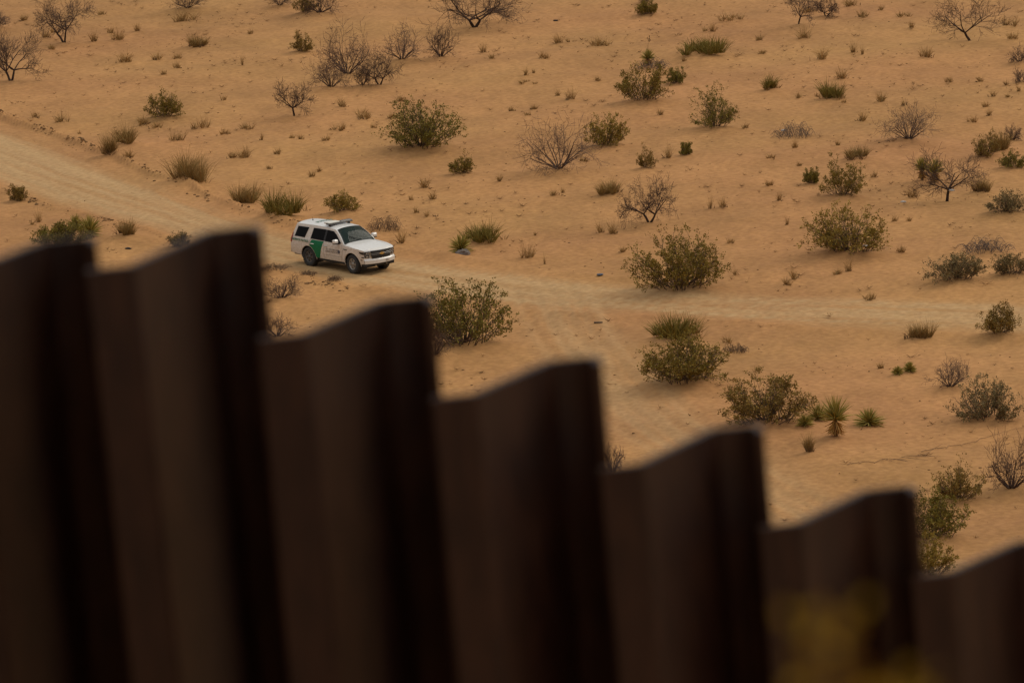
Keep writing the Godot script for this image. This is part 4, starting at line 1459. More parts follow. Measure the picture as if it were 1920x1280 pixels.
		[15.12, -286.90, 0.35, 0.07],
		[7.90, -282.33, 0.35, 0.08],
		[4.96, -294.96, 0.35, 0.07],
		[14.81, -230.76, 0.45, 0.09],
		[9.46, -216.16, 0.35, 0.07],
		[14.23, -216.36, 0.35, 0.07],
	]
	build_ground()
	build_wall()
	build_vehicle()
	plant("bare_tree", -26.35, -302.05, 3.58, 2.64, "leafless brown tree with a dark leaning trunk cut by the left edge")
	plant("bare_tree", -24.46, -315.85, 3.35, 2.99, "leafless tree on one slim dark trunk near the top left corner")
	plant("bare_tree", -10.67, -286.19, 2.07, 1.85, "small round leafless tree on a single short black trunk")
	plant("bare_shrub", -9.01, -294.79, 2.50, 1.68, "low leafless shrub leaning left in front of the tall grey thicket")
	plant("bare_shrub", -8.25, -299.99, 3.27, 2.80, "tallest many-stemmed grey leafless thicket with thin shoots at its top")
	plant("bare_shrub", -7.34, -295.23, 1.20, 1.29, "small bare shrub squeezed between two larger leafless shrubs")
	plant("bare_tree", -6.48, -295.48, 2.41, 1.85, "bare shrub with twisted black stems and a low branch lying right")
	plant("bare_shrub", -5.38, -304.14, 2.69, 1.91, "fan-shaped bare shrub sweeping to the right behind the twisted stems")
	plant("bare_shrub", -3.28, -304.52, 1.74, 1.62, "narrow vase-shaped bare shrub in front of the big dark tree")
	plant("bare_tree", -1.46, -317.02, 6.15, 2.94, "largest dark leafless tree with two trunks, cut by the top edge")
	plant("bare_shrub", -10.34, -324.25, 2.33, 1.48, "bare bush with spreading dark stems cut by the top edge")
	plant("bare_shrub", 2.51, -265.35, 3.89, 2.49, "wide spreading leafless shrub with arching grey-brown branches near the centre")
	plant("bare_tree", 6.35, -251.03, 2.68, 2.06, "small bare tree with two black stems rising from one foot")
	plant("bare_tree", 25.34, -304.55, 4.39, 2.77, "dark leafless tree with a V-shaped trunk at the top right")
	plant("bare_tree", 16.52, -312.75, 1.78, 1.72, "sparse pale bare tree with few twigs behind a tan tuft")
	plant("bare_tree", 18.26, -316.45, 1.56, 1.08, "small bare tree at the top edge beside the sparse pale tree")
	plant("bare_shrub", 19.48, -270.75, 2.96, 1.71, "reddish brown leafless shrub with two short dark stems")
	plant("bare_tree", 19.95, -254.26, 3.44, 2.47, "bare grey tree with wide level branches in front of yellow yuccas")
	plant("bare_shrub", 16.60, -211.88, 1.66, 1.14, "thin leafless scrub with upturned twigs beside the grey-green bush")
	plant("bare_shrub", 17.32, -194.36, 2.04, 1.95, "dark bare shrub with one tall seeded stem at the right edge")
	plant("bare_shrub", -28.93, -324.53, 1.31, 0.92, "bare twigs reaching in from the left edge near the top")
	plant("bare_shrub", -18.14, -328.35, 2.42, 1.06, "dark bare shrub cut by the top edge above a tan tuft")
	plant("bare_shrub", -12.78, -328.61, 1.87, 0.69, "dark low shrub at the top edge left of the spreading bush")
	plant("bare_shrub", 8.22, -324.03, 1.19, 0.49, "dark twigs poking in at the top edge above a small green bush")
	plant("bare_shrub", 27.22, -296.34, 1.20, 0.96, "dark stubby bare shrub at the right edge below the V-trunked tree")
	plant("bare_shrub", 26.66, -289.32, 0.96, 0.71, "dark low scrub at the right edge, second below the V-trunked tree")
	plant("bare_shrub", 24.46, -270.93, 0.85, 0.72, "little bare stems at the right edge behind an olive bush")
	plant("bare_shrub", -3.08, -221.06, 2.47, 1.23, "reddish dead twigs spreading low in front of the large creosote bush")
	plant("bare_shrub", -9.62, -235.23, 1.84, 0.90, "grey-brown scrub beside the steel wall below the vehicle")
	plant("bare_shrub", -9.51, -226.74, 1.81, 0.96, "dead black twigs half hidden by the steel wall")
	plant("bare_shrub", 3.47, -199.50, 0.97, 1.00, "thin bare twigs rising behind a wall top right of the centre")
	plant("brush_pile", 20.46, -240.31, 2.66, 0.60, "low mound of dead grey brush near the right edge of the road")
	plant("brush_pile", 14.11, -273.60, 2.45, 0.78, "tangle of arching dead grey branches with white litter in it")
	plant("brush_pile", -5.56, -251.73, 1.92, 0.67, "dead brown brush heap behind the front of the vehicle")
	plant("brush_pile", 7.93, -298.94, 2.21, 0.57, "flat heap of grey dead brush around a stalked yucca")
	plant("brush_pile", 8.77, -220.11, 1.18, 0.34, "dark low heap of sticks and sand beside the round olive bush")
	plant("brush_pile", -10.22, -242.10, 1.62, 0.25, "dark crumbled sticks on the near road bank, nearest the steel wall")
	plant("brush_pile", -8.65, -240.64, 0.83, 0.21, "dark sticks on the near road bank below the rear wheel")
	plant("brush_pile", -7.46, -239.01, 0.78, 0.21, "dark twig heap on the near road bank below the front door")
	plant("creosote_bush", -17.35, -287.87, 1.91, 1.26, "small green creosote bush alone above the road at left")
	plant("creosote_bush", -4.06, -273.07, 3.85, 2.14, "broad dome of dark green creosote behind the vehicle")
	plant("creosote_bush", -2.06, -266.49, 1.18, 0.96, "small upright olive bush in front of the broad green dome")
	plant("creosote_bush", 4.96, -273.47, 2.12, 1.43, "dense round green bush right of the wide bare shrub")
	plant("creosote_bush", 7.16, -286.20, 2.65, 1.75, "dark green bush with sparse grey left side near the top centre")
	plant("creosote_bush", 9.01, -293.39, 1.08, 0.78, "small leafy bush with a flat top on one short stem")
	plant("creosote_bush", 10.43, -277.52, 2.26, 2.01, "tall grey-green bush with pale stems showing below")
	plant("creosote_bush", 6.67, -265.59, 0.98, 1.16, "narrow bright green bush made of two tiers")
	plant("creosote_bush", 8.70, -269.43, 0.60, 0.56, "tiny green sprig with two branches right of a dry tuft")
	plant("creosote_bush", 15.35, -255.66, 2.04, 1.81, "dark rounded bush with a knobbly outline right of centre")
	plant("creosote_bush", 14.16, -260.37, 0.72, 0.69, "little olive bush touching the dark knobbly bush on its left")
	plant("creosote_bush", 14.61, -241.19, 3.55, 1.94, "wide airy olive bush on the far bank of the road")
	plant("creosote_bush", 7.14, -234.18, 3.97, 2.34, "largest grey-green bush standing at the far edge of the road")
	plant("creosote_bush", -1.96, -223.63, 3.97, 2.54, "large creosote bush with tall open sprays right of a wall top")
	plant("creosote_bush", 6.60, -214.20, 3.32, 1.73, "dense dark olive bush in front of the road, lobed at right")
	plant("creosote_bush", 9.42, -206.31, 3.32, 1.75, "broad olive bush above the wall, left of the yuccas")
	plant("creosote_bush", 19.44, -222.13, 1.65, 1.15, "leaning leafy bush on the near road edge at far right")
	plant("sage_bush", 17.43, -206.16, 2.78, 1.39, "wide grey-green bush with dead lower branches at right")
	plant("creosote_bush", 15.40, -193.25, 1.70, 1.27, "yellow-olive bush touching the tall-stemmed bare shrub")
	plant("creosote_bush", 13.97, -186.98, 2.39, 1.74, "large olive bush just right of a wall top at lower right")
	plant("creosote_bush", 13.45, -181.54, 1.67, 1.19, "olive bush lowest at the right, between two wall tops")
	plant("creosote_bush", -19.83, -249.57, 2.59, 1.05, "green bush half hidden by the first wall top at left")
	plant("creosote_bush", -22.99, -263.99, 0.88, 0.68, "small dark green bush on the near road edge at the left")
	plant("sage_bush", -14.63, -249.19, 0.97, 0.57, "small grey-green bush peeking over the second wall top")
	plant("creosote_bush", -10.95, -309.58, 1.25, 1.12, "small green-topped bush left of the tall grey thicket")
	plant("creosote_bush", -11.23, -325.21, 1.43, 0.92, "green bush touching the spreading bare bush at the top edge")
	plant("joint_fir", 16.67, -285.48, 2.06, 1.22, "bright green upright bush with stubby arms, upper right")
	plant("joint_fir", 13.75, -289.26, 1.41, 1.02, "small dark olive clump left of the bright green bush")
	plant("creosote_bush", -7.52, -256.83, 1.57, 0.88, "sparse reddish green bush behind the roof of the vehicle")
	plant("creosote_bush", 22.78, -265.94, 1.28, 1.11, "small green bush left of a brown dry bush at the right edge")
	plant("creosote_bush", 23.70, -262.79, 1.21, 0.80, "olive bush at the right edge in front of a brown dry bush")
	plant("sage_bush", 18.68, -233.56, 2.52, 0.99, "low grey-green bush spreading left at the far road edge")
	plant("sage_bush", 21.03, -234.68, 1.66, 0.81, "low grey bush at the right edge above the road")
	plant("sage_bush", 22.26, -249.88, 2.04, 0.91, "sparse grey-green bush at the right edge, level with the car roof")
	plant("joint_fir", 10.80, -302.54, 3.38, 1.16, "dark green low dome of dense stems at the top right of centre")
	plant("joint_fir", -1.06, -247.68, 2.43, 1.11, "green broom-like clump right of the vehicle")
	plant("joint_fir", -10.33, -255.54, 2.92, 1.48, "dense green clump with dead straw at its foot behind the vehicle")
	plant("joint_fir", 6.60, -222.85, 2.87, 1.30, "brown-green brushy clump in front of the road above the lobed bush")
	plant("creosote_bush", 8.30, -319.67, 1.23, 0.79, "small green bush near the top edge above the dark green dome")
	plant("yucca", 11.72, -203.31, 1.27, 1.56, "tallest yucca with a green head over a skirt of orange dead leaves")
	plant("yucca_rosette", 11.26, -206.55, 0.99, 0.61, "green yucca rosette left of the tallest yucca")
	plant("yucca_rosette", 13.10, -205.84, 1.43, 0.67, "wide yellow-green yucca rosette right of the tallest yucca")
	plant("yucca_rosette", 10.69, -205.12, 0.79, 0.44, "small olive yucca rosette leftmost of the yucca group")
	plant("yucca_rosette", 14.82, -214.73, 0.57, 0.31, "small yucca on a sand hump, left of its pair")
	plant("yucca_rosette", 15.31, -215.06, 0.62, 0.38, "small dark yucca on a sand hump, right of its pair")
	plant("yucca", 7.75, -299.42, 0.85, 0.87, "yucca with one thin flower stalk inside the flat brush heap")
	plant("yucca", 19.31, -260.32, 0.68, 1.11, "yellow dead-skirted yucca left behind the level-branched tree")
	plant("yucca", 19.85, -259.69, 0.80, 1.16, "grey-headed yucca behind the branches of the level-branched tree")
	plant("yucca_rosette", -2.10, -245.79, 1.35, 0.86, "round green yucca touching the broom clump beside a grey rock")
	plant("yucca_rosette", -18.84, -252.49, 1.38, 0.98, "upright yucca with pale leaves just behind the first wall top")
	plant("yucca_rosette", -19.63, -254.89, 0.79, 0.64, "smaller arching yucca left of the pale upright one")
	plant("dry_bush", -14.89, -266.41, 3.48, 2.05, "largest tan broom-like bush on the far road bank at left")
	plant("dry_bush", -19.34, -275.16, 1.85, 1.70, "olive-tan bush on the road bank, left of its twin")
	plant("dry_bush", -18.56, -278.25, 1.94, 1.19, "tan bush spreading right of the olive-tan bank bush")
	plant("dry_bush", -12.13, -260.40, 2.37, 1.23, "brown broom bush left of the green clump behind the vehicle")
	plant("dry_bush", 16.17, -222.17, 1.72, 1.00, "pale straw-coloured bush with two plumes on the near road edge")
	plant("dry_bush", -17.12, -251.93, 1.53, 0.97, "tan bush behind the wall between the first two wall tops")
	plant("dry_bush", 4.79, -258.66, 1.75, 0.94, "brown tufted bush left of the two-stemmed bare tree")
	plant("dry_bush", 16.60, -265.80, 1.86, 0.74, "low grey-tan bush above the dark knobbly bush")
	plant("dry_bush", 21.77, -256.78, 1.37, 0.99, "round tan bush right of the level-branched tree")
	plant("dry_bush", 10.62, -201.16, 0.80, 0.95, "tall tan tuft in front of the yucca group")
	plant("dry_bush", 23.66, -267.33, 1.99, 1.14, "brown dry bush behind the olive bush at the right edge")
	plant("dry_bush", -16.96, -313.32, 1.81, 0.93, "grey-brown rounded dry bush below the shrub cut off at the top")
	plant("grass_tuft", -27.55, -326.86, 0.79, 0.63, "bushy dry grass tuft left of the slim-trunked tree", "dry grass tufts on the sand")
	plant("grass_tuft", -25.64, -318.16, 0.94, 0.69, "bushy dry grass tuft below and left of the slim-trunked tree", "dry grass tufts on the sand")
	plant("grass_tuft", -25.00, -313.76, 0.76, 0.34, "low spreading dry grass tuft right of the tree at the left edge", "dry grass tufts on the sand")
	plant("grass_tuft", -22.82, -316.36, 0.94, 0.96, "bushy dry grass tuft below and right of the slim-trunked tree", "dry grass tufts on the sand")
	plant("grass_tuft", -21.43, -316.64, 1.36, 0.96, "large full dry grass tuft below and right of the slim-trunked tree", "dry grass tufts on the sand")
	plant("grass_tuft", -20.59, -320.17, 0.69, 0.70, "bushy dry grass tuft left of the rounded dry bush", "dry grass tufts on the sand")
	plant("grass_tuft", -23.12, -327.55, 0.70, 0.28, "low spreading dry grass tuft right of the slim-trunked tree", "dry grass tufts on the sand")
	plant("grass_tuft", -20.58, -308.48, 1.41, 0.86, "large full dry grass tuft above and left of the lone green bush at left", "dry grass tufts on the sand")
	plant("grass_tuft", -18.85, -308.86, 1.08, 0.67, "bushy dry grass tuft below and left of the rounded dry bush", "dry grass tufts on the sand")
	plant("grass_tuft", -17.80, -308.83, 0.75, 0.45, "bushy dry grass tuft above the lone green bush at left", "dry grass tufts on the sand")
	plant("grass_tuft", -18.19, -301.99, 0.57, 0.37, "small thin dry grass tuft above the lone green bush at left", "dry grass tufts on the sand")
	plant("grass_tuft", -22.58, -287.27, 1.24, 0.70, "wide ragged dry grass tuft above and left of the olive-tan bank bush", "dry grass tufts on the sand")
	plant("grass_tuft", -24.04, -288.58, 0.62, 0.56, "bushy dry grass tuft above and left of the olive-tan bank bush", "dry grass tufts on the sand")
	plant("grass_tuft", -21.45, -283.88, 0.31, 0.28, "tiny dry grass tuft above and left of the olive-tan bank bush", "dry grass tufts on the sand")
	plant("grass_tuft", -18.41, -285.79, 0.77, 0.63, "bushy dry grass tuft below and left of the lone green bush at left", "dry grass tufts on the sand")
	plant("grass_tuft", -17.62, -284.70, 0.92, 0.55, "bushy dry grass tuft below the lone green bush at left", "dry grass tufts on the sand")
	plant("grass_tuft", -15.33, -283.65, 1.38, 0.76, "large full dry grass tuft above the largest tan bush", "dry grass tufts on the sand")
	plant("grass_tuft", -18.02, -324.56, 2.01, 0.86, "low spreading dry grass tuft above the rounded dry bush", "dry grass tufts on the sand")
	plant("grass_tuft", -16.32, -279.25, 1.28, 0.75, "large full dry grass tuft below the lone green bush at left", "dry grass tufts on the sand")
	plant("grass_tuft", -12.68, -272.97, 1.29, 0.73, "large full dry grass tuft above the brown broom bush", "dry grass tufts on the sand")
	plant("grass_tuft", -14.01, -304.58, 0.41, 0.81, "tiny dry grass tuft below and right of the rounded dry bush", "dry grass tufts on the sand")
	plant("grass_tuft", -8.24, -289.10, 0.86, 0.63, "bushy dry grass tuft right of the small black-trunked tree", "dry grass tufts on the sand")
	plant("grass_tuft", -7.16, -285.25, 1.23, 0.76, "large full dry grass tuft left of the broad green dome", "dry grass tufts on the sand")
	plant("grass_tuft", -8.33, -282.20, 1.07, 0.62, "wide ragged dry grass tuft below and right of the small black-trunked tree", "dry grass tufts on the sand")
	plant("grass_tuft", -12.98, -282.76, 1.07, 0.48, "low spreading dry grass tuft below and left of the small black-trunked tree", "dry grass tufts on the sand")
	plant("grass_tuft", -12.05, -278.42, 0.45, 0.61, "slim upright dry grass tuft above the brown broom bush", "dry grass tufts on the sand")
	plant("grass_tuft", -10.62, -279.24, 0.53, 0.27, "small thin dry grass tuft below the small black-trunked tree", "dry grass tufts on the sand")
	plant("grass_tuft", -13.82, -281.06, 0.38, 0.27, "tiny dry grass tuft above and right of the largest tan bush", "dry grass tufts on the sand")
	plant("grass_tuft", -5.19, -290.38, 0.86, 0.49, "bushy dry grass tuft above the broad green dome", "dry grass tufts on the sand")
	plant("grass_tuft", -0.94, -306.84, 0.74, 0.67, "bushy dry grass tuft right of the vase-shaped bare shrub", "dry grass tufts on the sand")
	plant("grass_tuft", -0.61, -303.14, 0.65, 0.37, "small thin dry grass tuft below and right of the vase-shaped bare shrub", "dry grass tufts on the sand")
	plant("grass_tuft", 3.17, -309.90, 1.17, 0.90, "large full dry grass tuft left of the flat grey brush heap", "dry grass tufts on the sand")
	plant("grass_tuft", 3.64, -309.96, 0.42, 0.45, "tiny dry grass tuft left of the flat grey brush heap", "dry grass tufts on the sand")
	plant("grass_tuft", 5.59, -308.23, 1.74, 0.75, "low spreading dry grass tuft above and left of the flat grey brush heap", "dry grass tufts on the sand")
	plant("grass_tuft", 2.20, -302.96, 0.98, 0.66, "bushy dry grass tuft left of the half-bare green bush", "dry grass tufts on the sand")
	plant("grass_tuft", 1.21, -297.41, 0.56, 0.65, "slim upright dry grass tuft below and right of the vase-shaped bare shrub", "dry grass tufts on the sand")
	plant("grass_tuft", 1.72, -297.97, 0.32, 0.36, "tiny dry grass tuft above the wide arching bare shrub", "dry grass tufts on the sand")
	plant("grass_tuft", 1.33, -295.16, 1.19, 0.22, "low spreading dry grass tuft above the wide arching bare shrub", "dry grass tufts on the sand")
	plant("grass_tuft", 3.46, -288.86, 1.09, 0.98, "large full dry grass tuft above and left of the dense round green bush", "dry grass tufts on the sand")
	plant("grass_tuft", 2.82, -290.41, 0.55, 0.56, "bushy dry grass tuft above and left of the dense round green bush", "dry grass tufts on the sand")
	plant("grass_tuft", 1.43, -286.13, 0.69, 0.35, "bushy dry grass tuft above and left of the wide arching bare shrub", "dry grass tufts on the sand")
	plant("grass_tuft", 1.16, -283.94, 0.54, 0.21, "low spreading dry grass tuft above and left of the wide arching bare shrub", "dry grass tufts on the sand")
	plant("grass_tuft", 11.36, -312.34, 0.59, 0.38, "small thin dry grass tuft above the dark green dome", "dry grass tufts on the sand")
	plant("grass_tuft", 11.70, -312.01, 0.67, 0.61, "bushy dry grass tuft above the dark green dome", "dry grass tufts on the sand")
	plant("grass_tuft", 12.87, -315.75, 1.91, 0.54, "low spreading dry grass tuft above and right of the dark green dome", "dry grass tufts on the sand")
	plant("grass_tuft", 16.60, -307.91, 1.33, 0.90, "large full dry grass tuft below the sparse pale tree", "dry grass tufts on the sand")
	plant("grass_tuft", 17.42, -318.08, 1.45, 0.77, "large full dry grass tuft above and right of the sparse pale tree", "dry grass tufts on the sand")
	plant("grass_tuft", 16.81, -299.30, 1.37, 0.94, "large full dry grass tuft above the bright green upright bush", "dry grass tufts on the sand")
	plant("grass_tuft", 17.63, -292.12, 1.18, 0.89, "large full dry grass tuft above and right of the bright green upright bush", "dry grass tufts on the sand")
	plant("grass_tuft", 14.13, -308.13, 0.83, 0.52, "bushy dry grass tuft right of the dark green dome", "dry grass tufts on the sand")
	plant("grass_tuft", 13.88, -303.09, 0.73, 0.26, "low spreading dry grass tuft above the small dark olive clump", "dry grass tufts on the sand")
	plant("grass_tuft", 9.72, -300.63, 0.49, 0.44, "small thin dry grass tuft above the flat-topped small bush", "dry grass tufts on the sand")
	plant("grass_tuft", 18.81, -301.64, 0.73, 0.73, "bushy dry grass tuft above the bright green upright bush", "dry grass tufts on the sand")
	plant("grass_tuft", 19.27, -300.85, 0.40, 0.66, "tiny dry grass tuft above and right of the bright green upright bush", "dry grass tufts on the sand")
	plant("grass_tuft", 22.49, -298.67, 1.21, 0.73, "wide ragged dry grass tuft below and left of the V-trunked tree", "dry grass tufts on the sand")
	plant("grass_tuft", 22.59, -310.03, 0.67, 0.53, "bushy dry grass tuft left of the V-trunked tree", "dry grass tufts on the sand")
	plant("grass_tuft", 20.09, -315.16, 1.02, 0.53, "bushy dry grass tuft right of the sparse pale tree", "dry grass tufts on the sand")
	plant("grass_tuft", 20.02, -320.09, 1.29, 0.62, "low spreading dry grass tuft right of the sparse pale tree", "dry grass tufts on the sand")
	plant("grass_tuft", 21.45, -318.01, 0.60, 0.39, "small thin dry grass tuft right of the sparse pale tree", "dry grass tufts on the sand")
	plant("grass_tuft", 22.40, -315.43, 1.19, 0.46, "low spreading dry grass tuft left of the V-trunked tree", "dry grass tufts on the sand")
	plant("grass_tuft", 27.88, -309.21, 1.33, 0.75, "wide ragged dry grass tuft above the stubby edge shrub", "dry grass tufts on the sand")
	plant("grass_tuft", 27.66, -304.03, 0.98, 0.59, "bushy dry grass tuft above the stubby edge shrub", "dry grass tufts on the sand")
	plant("grass_tuft", 19.26, -283.99, 1.00, 0.69, "bushy dry grass tuft above and left of the reddish bare shrub", "dry grass tufts on the sand")
	plant("grass_tuft", 17.70, -278.73, 0.83, 0.68, "bushy dry grass tuft left of the reddish bare shrub", "dry grass tufts on the sand")
	plant("grass_tuft", 17.17, -284.10, 0.46, 0.31, "small thin dry grass tuft below and right of the bright green upright bush", "dry grass tufts on the sand")
	plant("grass_tuft", 20.11, -282.65, 0.53, 0.41, "small thin dry grass tuft above the reddish bare shrub", "dry grass tufts on the sand")
	plant("grass_tuft", 22.98, -276.49, 0.75, 0.47, "bushy dry grass tuft above the green bush near the right edge", "dry grass tufts on the sand")
	plant("grass_tuft", 24.06, -278.01, 0.60, 0.47, "bushy dry grass tuft above the brown dry bush", "dry grass tufts on the sand")
	plant("grass_tuft", 24.65, -290.14, 0.55, 0.42, "small thin dry grass tuft below and left of the stubby edge shrub", "dry grass tufts on the sand")
	plant("grass_tuft", 25.78, -288.62, 0.39, 0.35, "tiny dry grass tuft below the stubby edge shrub", "dry grass tufts on the sand")
	plant("grass_tuft", 24.75, -284.53, 0.69, 0.55, "bushy dry grass tuft below the stubby edge shrub", "dry grass tufts on the sand")
	plant("grass_tuft", 25.52, -284.05, 0.54, 0.35, "small thin dry grass tuft above the brown dry bush", "dry grass tufts on the sand")
	plant("grass_tuft", 26.28, -286.47, 0.39, 0.42, "tiny dry grass tuft below the stubby edge shrub and above the brown dry bush", "dry grass tufts on the sand")
	plant("grass_tuft", 16.01, -270.05, 0.44, 0.33, "small thin dry grass tuft above the dark knobbly bush", "dry grass tufts on the sand")
	plant("grass_tuft", 18.54, -255.79, 0.90, 0.75, "bushy dry grass tuft below and left of the level-branched tree", "dry grass tufts on the sand")
	plant("grass_tuft", 17.23, -249.48, 0.47, 0.37, "small thin dry grass tuft right of the wide airy olive bush", "dry grass tufts on the sand")
	plant("grass_tuft", 17.86, -249.37, 0.40, 0.27, "small thin dry grass tuft below and left of the level-branched tree", "dry grass tufts on the sand")
	plant("grass_tuft", 7.81, -268.70, 0.94, 0.92, "large full dry grass tuft right of the two-tiered green bush", "dry grass tufts on the sand")
	plant("grass_tuft", 13.98, -269.97, 0.58, 0.49, "bushy dry grass tuft below the arching dead tangle", "dry grass tufts on the sand")
	plant("grass_tuft", 12.58, -266.75, 0.65, 0.32, "bushy dry grass tuft below and left of the arching dead tangle", "dry grass tufts on the sand")
	plant("grass_tuft", 9.21, -254.26, 0.55, 0.93, "slim upright dry grass tuft right of the two-stemmed bare tree", "dry grass tufts on the sand")
	plant("grass_tuft", 9.77, -254.41, 0.62, 0.74, "slim upright dry grass tuft above and right of the largest grey-green bush", "dry grass tufts on the sand")
	plant("grass_tuft", 12.34, -255.01, 0.62, 0.62, "bushy dry grass tuft below and left of the dark knobbly bush", "dry grass tufts on the sand")
	plant("grass_tuft", 12.44, -249.15, 0.34, 0.49, "tiny dry grass tuft left of the wide airy olive bush", "dry grass tufts on the sand")
	plant("grass_tuft", 9.73, -245.29, 0.53, 0.36, "bushy dry grass tuft above and right of the largest grey-green bush", "dry grass tufts on the sand")
	plant("grass_tuft", 11.61, -234.82, 0.70, 0.46, "bushy dry grass tuft below and left of the wide airy olive bush", "dry grass tufts on the sand")
	plant("grass_tuft", 12.01, -235.96, 0.77, 0.81, "large full dry grass tuft below and left of the wide airy olive bush", "dry grass tufts on the sand")
	plant("grass_tuft", 9.60, -237.42, 0.45, 0.46, "bushy dry grass tuft right of the largest grey-green bush", "dry grass tufts on the sand")
	plant("grass_tuft", 14.44, -237.63, 0.71, 0.81, "slim upright dry grass tuft below the wide airy olive bush", "dry grass tufts on the sand")
	plant("grass_tuft", 14.00, -236.86, 0.64, 0.29, "low spreading dry grass tuft below the wide airy olive bush", "dry grass tufts on the sand")
	plant("grass_tuft", -3.90, -262.43, 0.99, 0.77, "large full dry grass tuft below and left of the small upright olive bush", "dry grass tufts on the sand")
	plant("grass_tuft", -3.41, -259.09, 0.70, 0.63, "bushy dry grass tuft above and right of the brown brush heap", "dry grass tufts on the sand")
	plant("grass_tuft", -4.44, -259.11, 0.42, 0.38, "small thin dry grass tuft above and right of the brown brush heap", "dry grass tufts on the sand")
	plant("grass_tuft", -4.16, -255.40, 0.48, 0.44, "bushy dry grass tuft above and left of the round green yucca", "dry grass tufts on the sand")
	plant("grass_tuft", -3.62, -254.55, 0.55, 0.37, "bushy dry grass tuft right of the brown brush heap", "dry grass tufts on the sand")
	plant("grass_tuft", -0.31, -263.41, 0.57, 0.51, "bushy dry grass tuft below and right of the small upright olive bush", "dry grass tufts on the sand")
	plant("grass_tuft", 2.21, -259.06, 0.70, 0.38, "bushy dry grass tuft left of the brown tufted bush", "dry grass tufts on the sand")
	plant("grass_tuft", 2.61, -259.67, 0.42, 0.44, "small thin dry grass tuft left of the brown tufted bush", "dry grass tufts on the sand")
	plant("grass_tuft", 4.15, -248.92, 0.81, 0.73, "bushy dry grass tuft below and left of the two-stemmed bare tree", "dry grass tufts on the sand")
	plant("grass_tuft", 4.71, -248.66, 0.94, 0.91, "large full dry grass tuft below and left of the two-stemmed bare tree", "dry grass tufts on the sand")
	plant("grass_tuft", 0.78, -243.82, 1.12, 0.89, "large full dry grass tuft below and right of the green broom clump", "dry grass tufts on the sand")
	plant("grass_tuft", 1.53, -242.29, 0.26, 0.65, "tiny dry grass tuft below and right of the green broom clump", "dry grass tufts on the sand")
	plant("grass_tuft", 1.19, -249.03, 0.27, 0.24, "tiny dry grass tuft right of the green broom clump", "dry grass tufts on the sand")
	plant("grass_tuft", -21.50, -257.12, 0.70, 0.94, "slim upright dry grass tuft left of the yucca at the first wall top", "dry grass tufts on the sand")
	plant("grass_tuft", -21.82, -256.57, 0.42, 0.38, "small thin dry grass tuft below the near-road green bush", "dry grass tufts on the sand")
	plant("grass_tuft", -11.34, -269.62, 0.44, 0.26, "small thin dry grass tuft above and right of the brown broom bush", "dry grass tufts on the sand")
	plant("grass_tuft", -8.88, -268.41, 0.51, 0.39, "small thin dry grass tuft above and left of the sparse bush behind the roof", "dry grass tufts on the sand")
	plant("grass_tuft", -4.76, -248.98, 0.94, 0.85, "large full dry grass tuft below and right of the brown brush heap", "dry grass tufts on the sand")
	plant("grass_tuft", 13.88, -264.97, 0.43, 0.26, "small thin dry grass tuft left of the dark knobbly bush", "dry grass tufts on the sand")
	plant("grass_tuft", 8.57, -222.32, 0.66, 0.38, "bushy dry grass tuft above and right of the lobed olive bush", "dry grass tufts on the sand")
	plant("grass_tuft", -25.34, -320.53, 0.69, 0.47, "bushy dry grass tuft above and right of the tree at the left edge", "dry grass tufts on the sand")
	plant("grass_tuft", -22.16, -319.67, 0.77, 0.54, "bushy dry grass tuft right of the slim-trunked tree", "dry grass tufts on the sand")
	plant("grass_tuft", -18.24, -286.10, 0.77, 0.49, "bushy dry grass tuft above and right of the olive-tan bank bush", "dry grass tufts on the sand")
	plant("grass_tuft", -14.01, -281.01, 0.61, 0.41, "bushy dry grass tuft above and right of the largest tan bush", "dry grass tufts on the sand")
	plant("grass_tuft", -13.34, -272.80, 0.81, 0.53, "bushy dry grass tuft right of the largest tan bush", "dry grass tufts on the sand")
	plant("grass_tuft", -11.09, -273.68, 0.59, 0.40, "bushy dry grass tuft above and right of the brown broom bush", "dry grass tufts on the sand")
	plant("grass_tuft", -10.15, -278.46, 0.53, 0.34, "small thin dry grass tuft above the green clump behind the vehicle", "dry grass tufts on the sand")
	plant("grass_tuft", -8.82, -278.10, 0.68, 0.41, "bushy dry grass tuft below and right of the small black-trunked tree", "dry grass tufts on the sand")
	plant("grass_tuft", -17.62, -304.78, 0.66, 0.44, "bushy dry grass tuft below the rounded dry bush", "dry grass tufts on the sand")
	plant("grass_tuft", -14.49, -292.16, 0.55, 0.35, "small thin dry grass tuft right of the lone green bush at left", "dry grass tufts on the sand")
	plant("grass_tuft", -18.38, -273.92, 0.89, 0.53, "bushy dry grass tuft below and right of the olive-tan bank bush", "dry grass tufts on the sand")
	plant("grass_tuft", -9.23, -267.21, 0.58, 0.39, "bushy dry grass tuft above and left of the sparse bush behind the roof", "dry grass tufts on the sand")
	plant("grass_tuft", -14.09, -318.09, 0.60, 0.39, "small thin dry grass tuft left of the green-topped bush", "dry grass tufts on the sand")
	plant("grass_tuft", -6.56, -282.25, 0.53, 0.34, "small thin dry grass tuft left of the broad green dome", "dry grass tufts on the sand")
	plant("grass_tuft", -5.67, -285.46, 0.77, 0.42, "bushy dry grass tuft above and left of the broad green dome", "dry grass tufts on the sand")
	plant("grass_tuft", 0.42, -285.89, 0.54, 0.35, "small thin dry grass tuft above and left of the wide arching bare shrub", "dry grass tufts on the sand")
	plant("grass_tuft", 3.76, -269.06, 0.58, 0.39, "bushy dry grass tuft below and right of the wide arching bare shrub", "dry grass tufts on the sand")
	plant("grass_tuft", 5.02, -244.07, 0.66, 0.42, "bushy dry grass tuft left of the largest grey-green bush", "dry grass tufts on the sand")
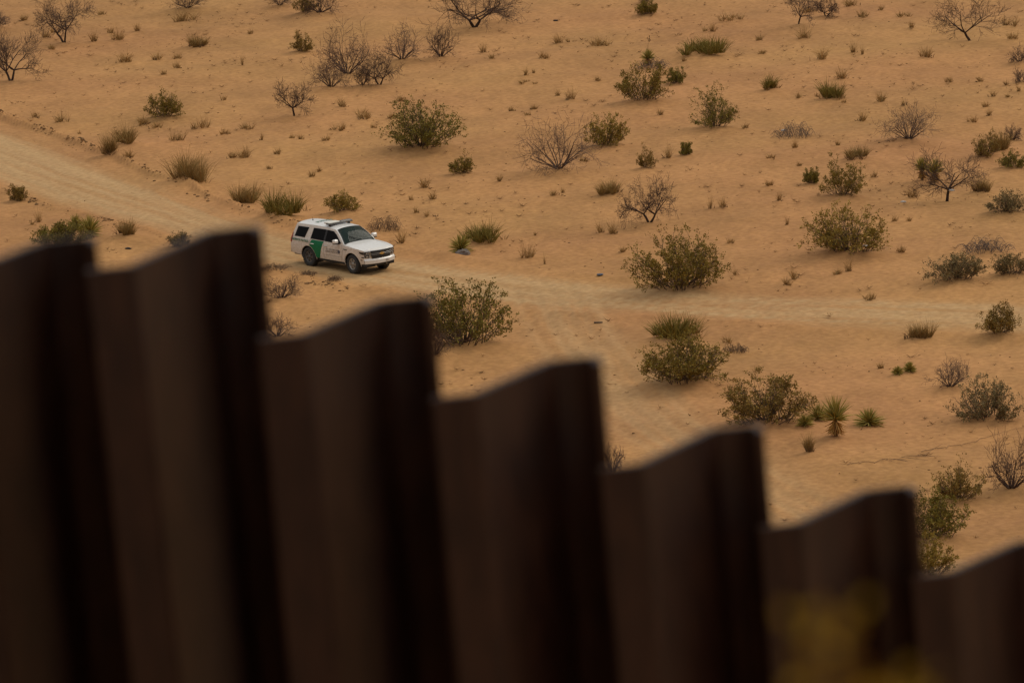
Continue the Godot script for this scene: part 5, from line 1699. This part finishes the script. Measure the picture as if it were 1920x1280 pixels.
	plant("grass_tuft", 11.93, -277.07, 0.60, 0.40, "bushy dry grass tuft below and right of the tall grey-green bush", "dry grass tufts on the sand")
	plant("grass_tuft", 12.09, -259.48, 0.63, 0.38, "bushy dry grass tuft left of the dark knobbly bush", "dry grass tufts on the sand")
	plant("grass_tuft", 17.15, -261.39, 0.64, 0.45, "bushy dry grass tuft right of the dark knobbly bush", "dry grass tufts on the sand")
	plant("grass_tuft", 16.93, -241.65, 0.65, 0.41, "bushy dry grass tuft above and left of the low spreading grey bush", "dry grass tufts on the sand")
	plant("grass_tuft", 24.13, -281.14, 0.61, 0.41, "bushy dry grass tuft right of the reddish bare shrub", "dry grass tufts on the sand")
	plant("grass_tuft", 23.03, -290.51, 0.63, 0.42, "bushy dry grass tuft above and right of the reddish bare shrub", "dry grass tufts on the sand")
	plant("grass_tuft", 15.12, -286.90, 0.54, 0.35, "small thin dry grass tuft left of the bright green upright bush", "dry grass tufts on the sand")
	plant("grass_tuft", 7.90, -282.33, 0.61, 0.41, "bushy dry grass tuft below the half-bare green bush", "dry grass tufts on the sand")
	plant("grass_tuft", 4.96, -294.96, 0.56, 0.36, "small thin dry grass tuft left of the half-bare green bush", "dry grass tufts on the sand")
	plant("grass_tuft", 14.81, -230.76, 0.81, 0.40, "low spreading dry grass tuft above and left of the pale straw bush", "dry grass tufts on the sand")
	plant("grass_tuft", 9.46, -216.16, 0.53, 0.37, "bushy dry grass tuft above the broad olive bush by the yuccas", "dry grass tufts on the sand")
	plant("grass_tuft", 14.23, -216.36, 0.47, 0.32, "bushy dry grass tuft above and left of the little yucca pair", "dry grass tufts on the sand")
	build_near_plants()
	var dust := FogVolume.new()
	dust.name = "dust_cloud"
	dust.shape = RenderingServer.FOG_VOLUME_SHAPE_ELLIPSOID
	dust.size = Vector3(6.0, 1.3, 4.2)
	var air := FogMaterial.new()
	air.albedo = Color(0.80, 0.68, 0.50)
	air.density = 0.045
	dust.material = air
	add_child(dust)
	dust.position = Vector3(CAR_AT.x - 3.6, 0.45, CAR_AT.z - 2.4)
	tag(dust, "thin pale dust raised behind the rear wheels of the patrol vehicle", "dust", "", "stuff")
	build_litter()
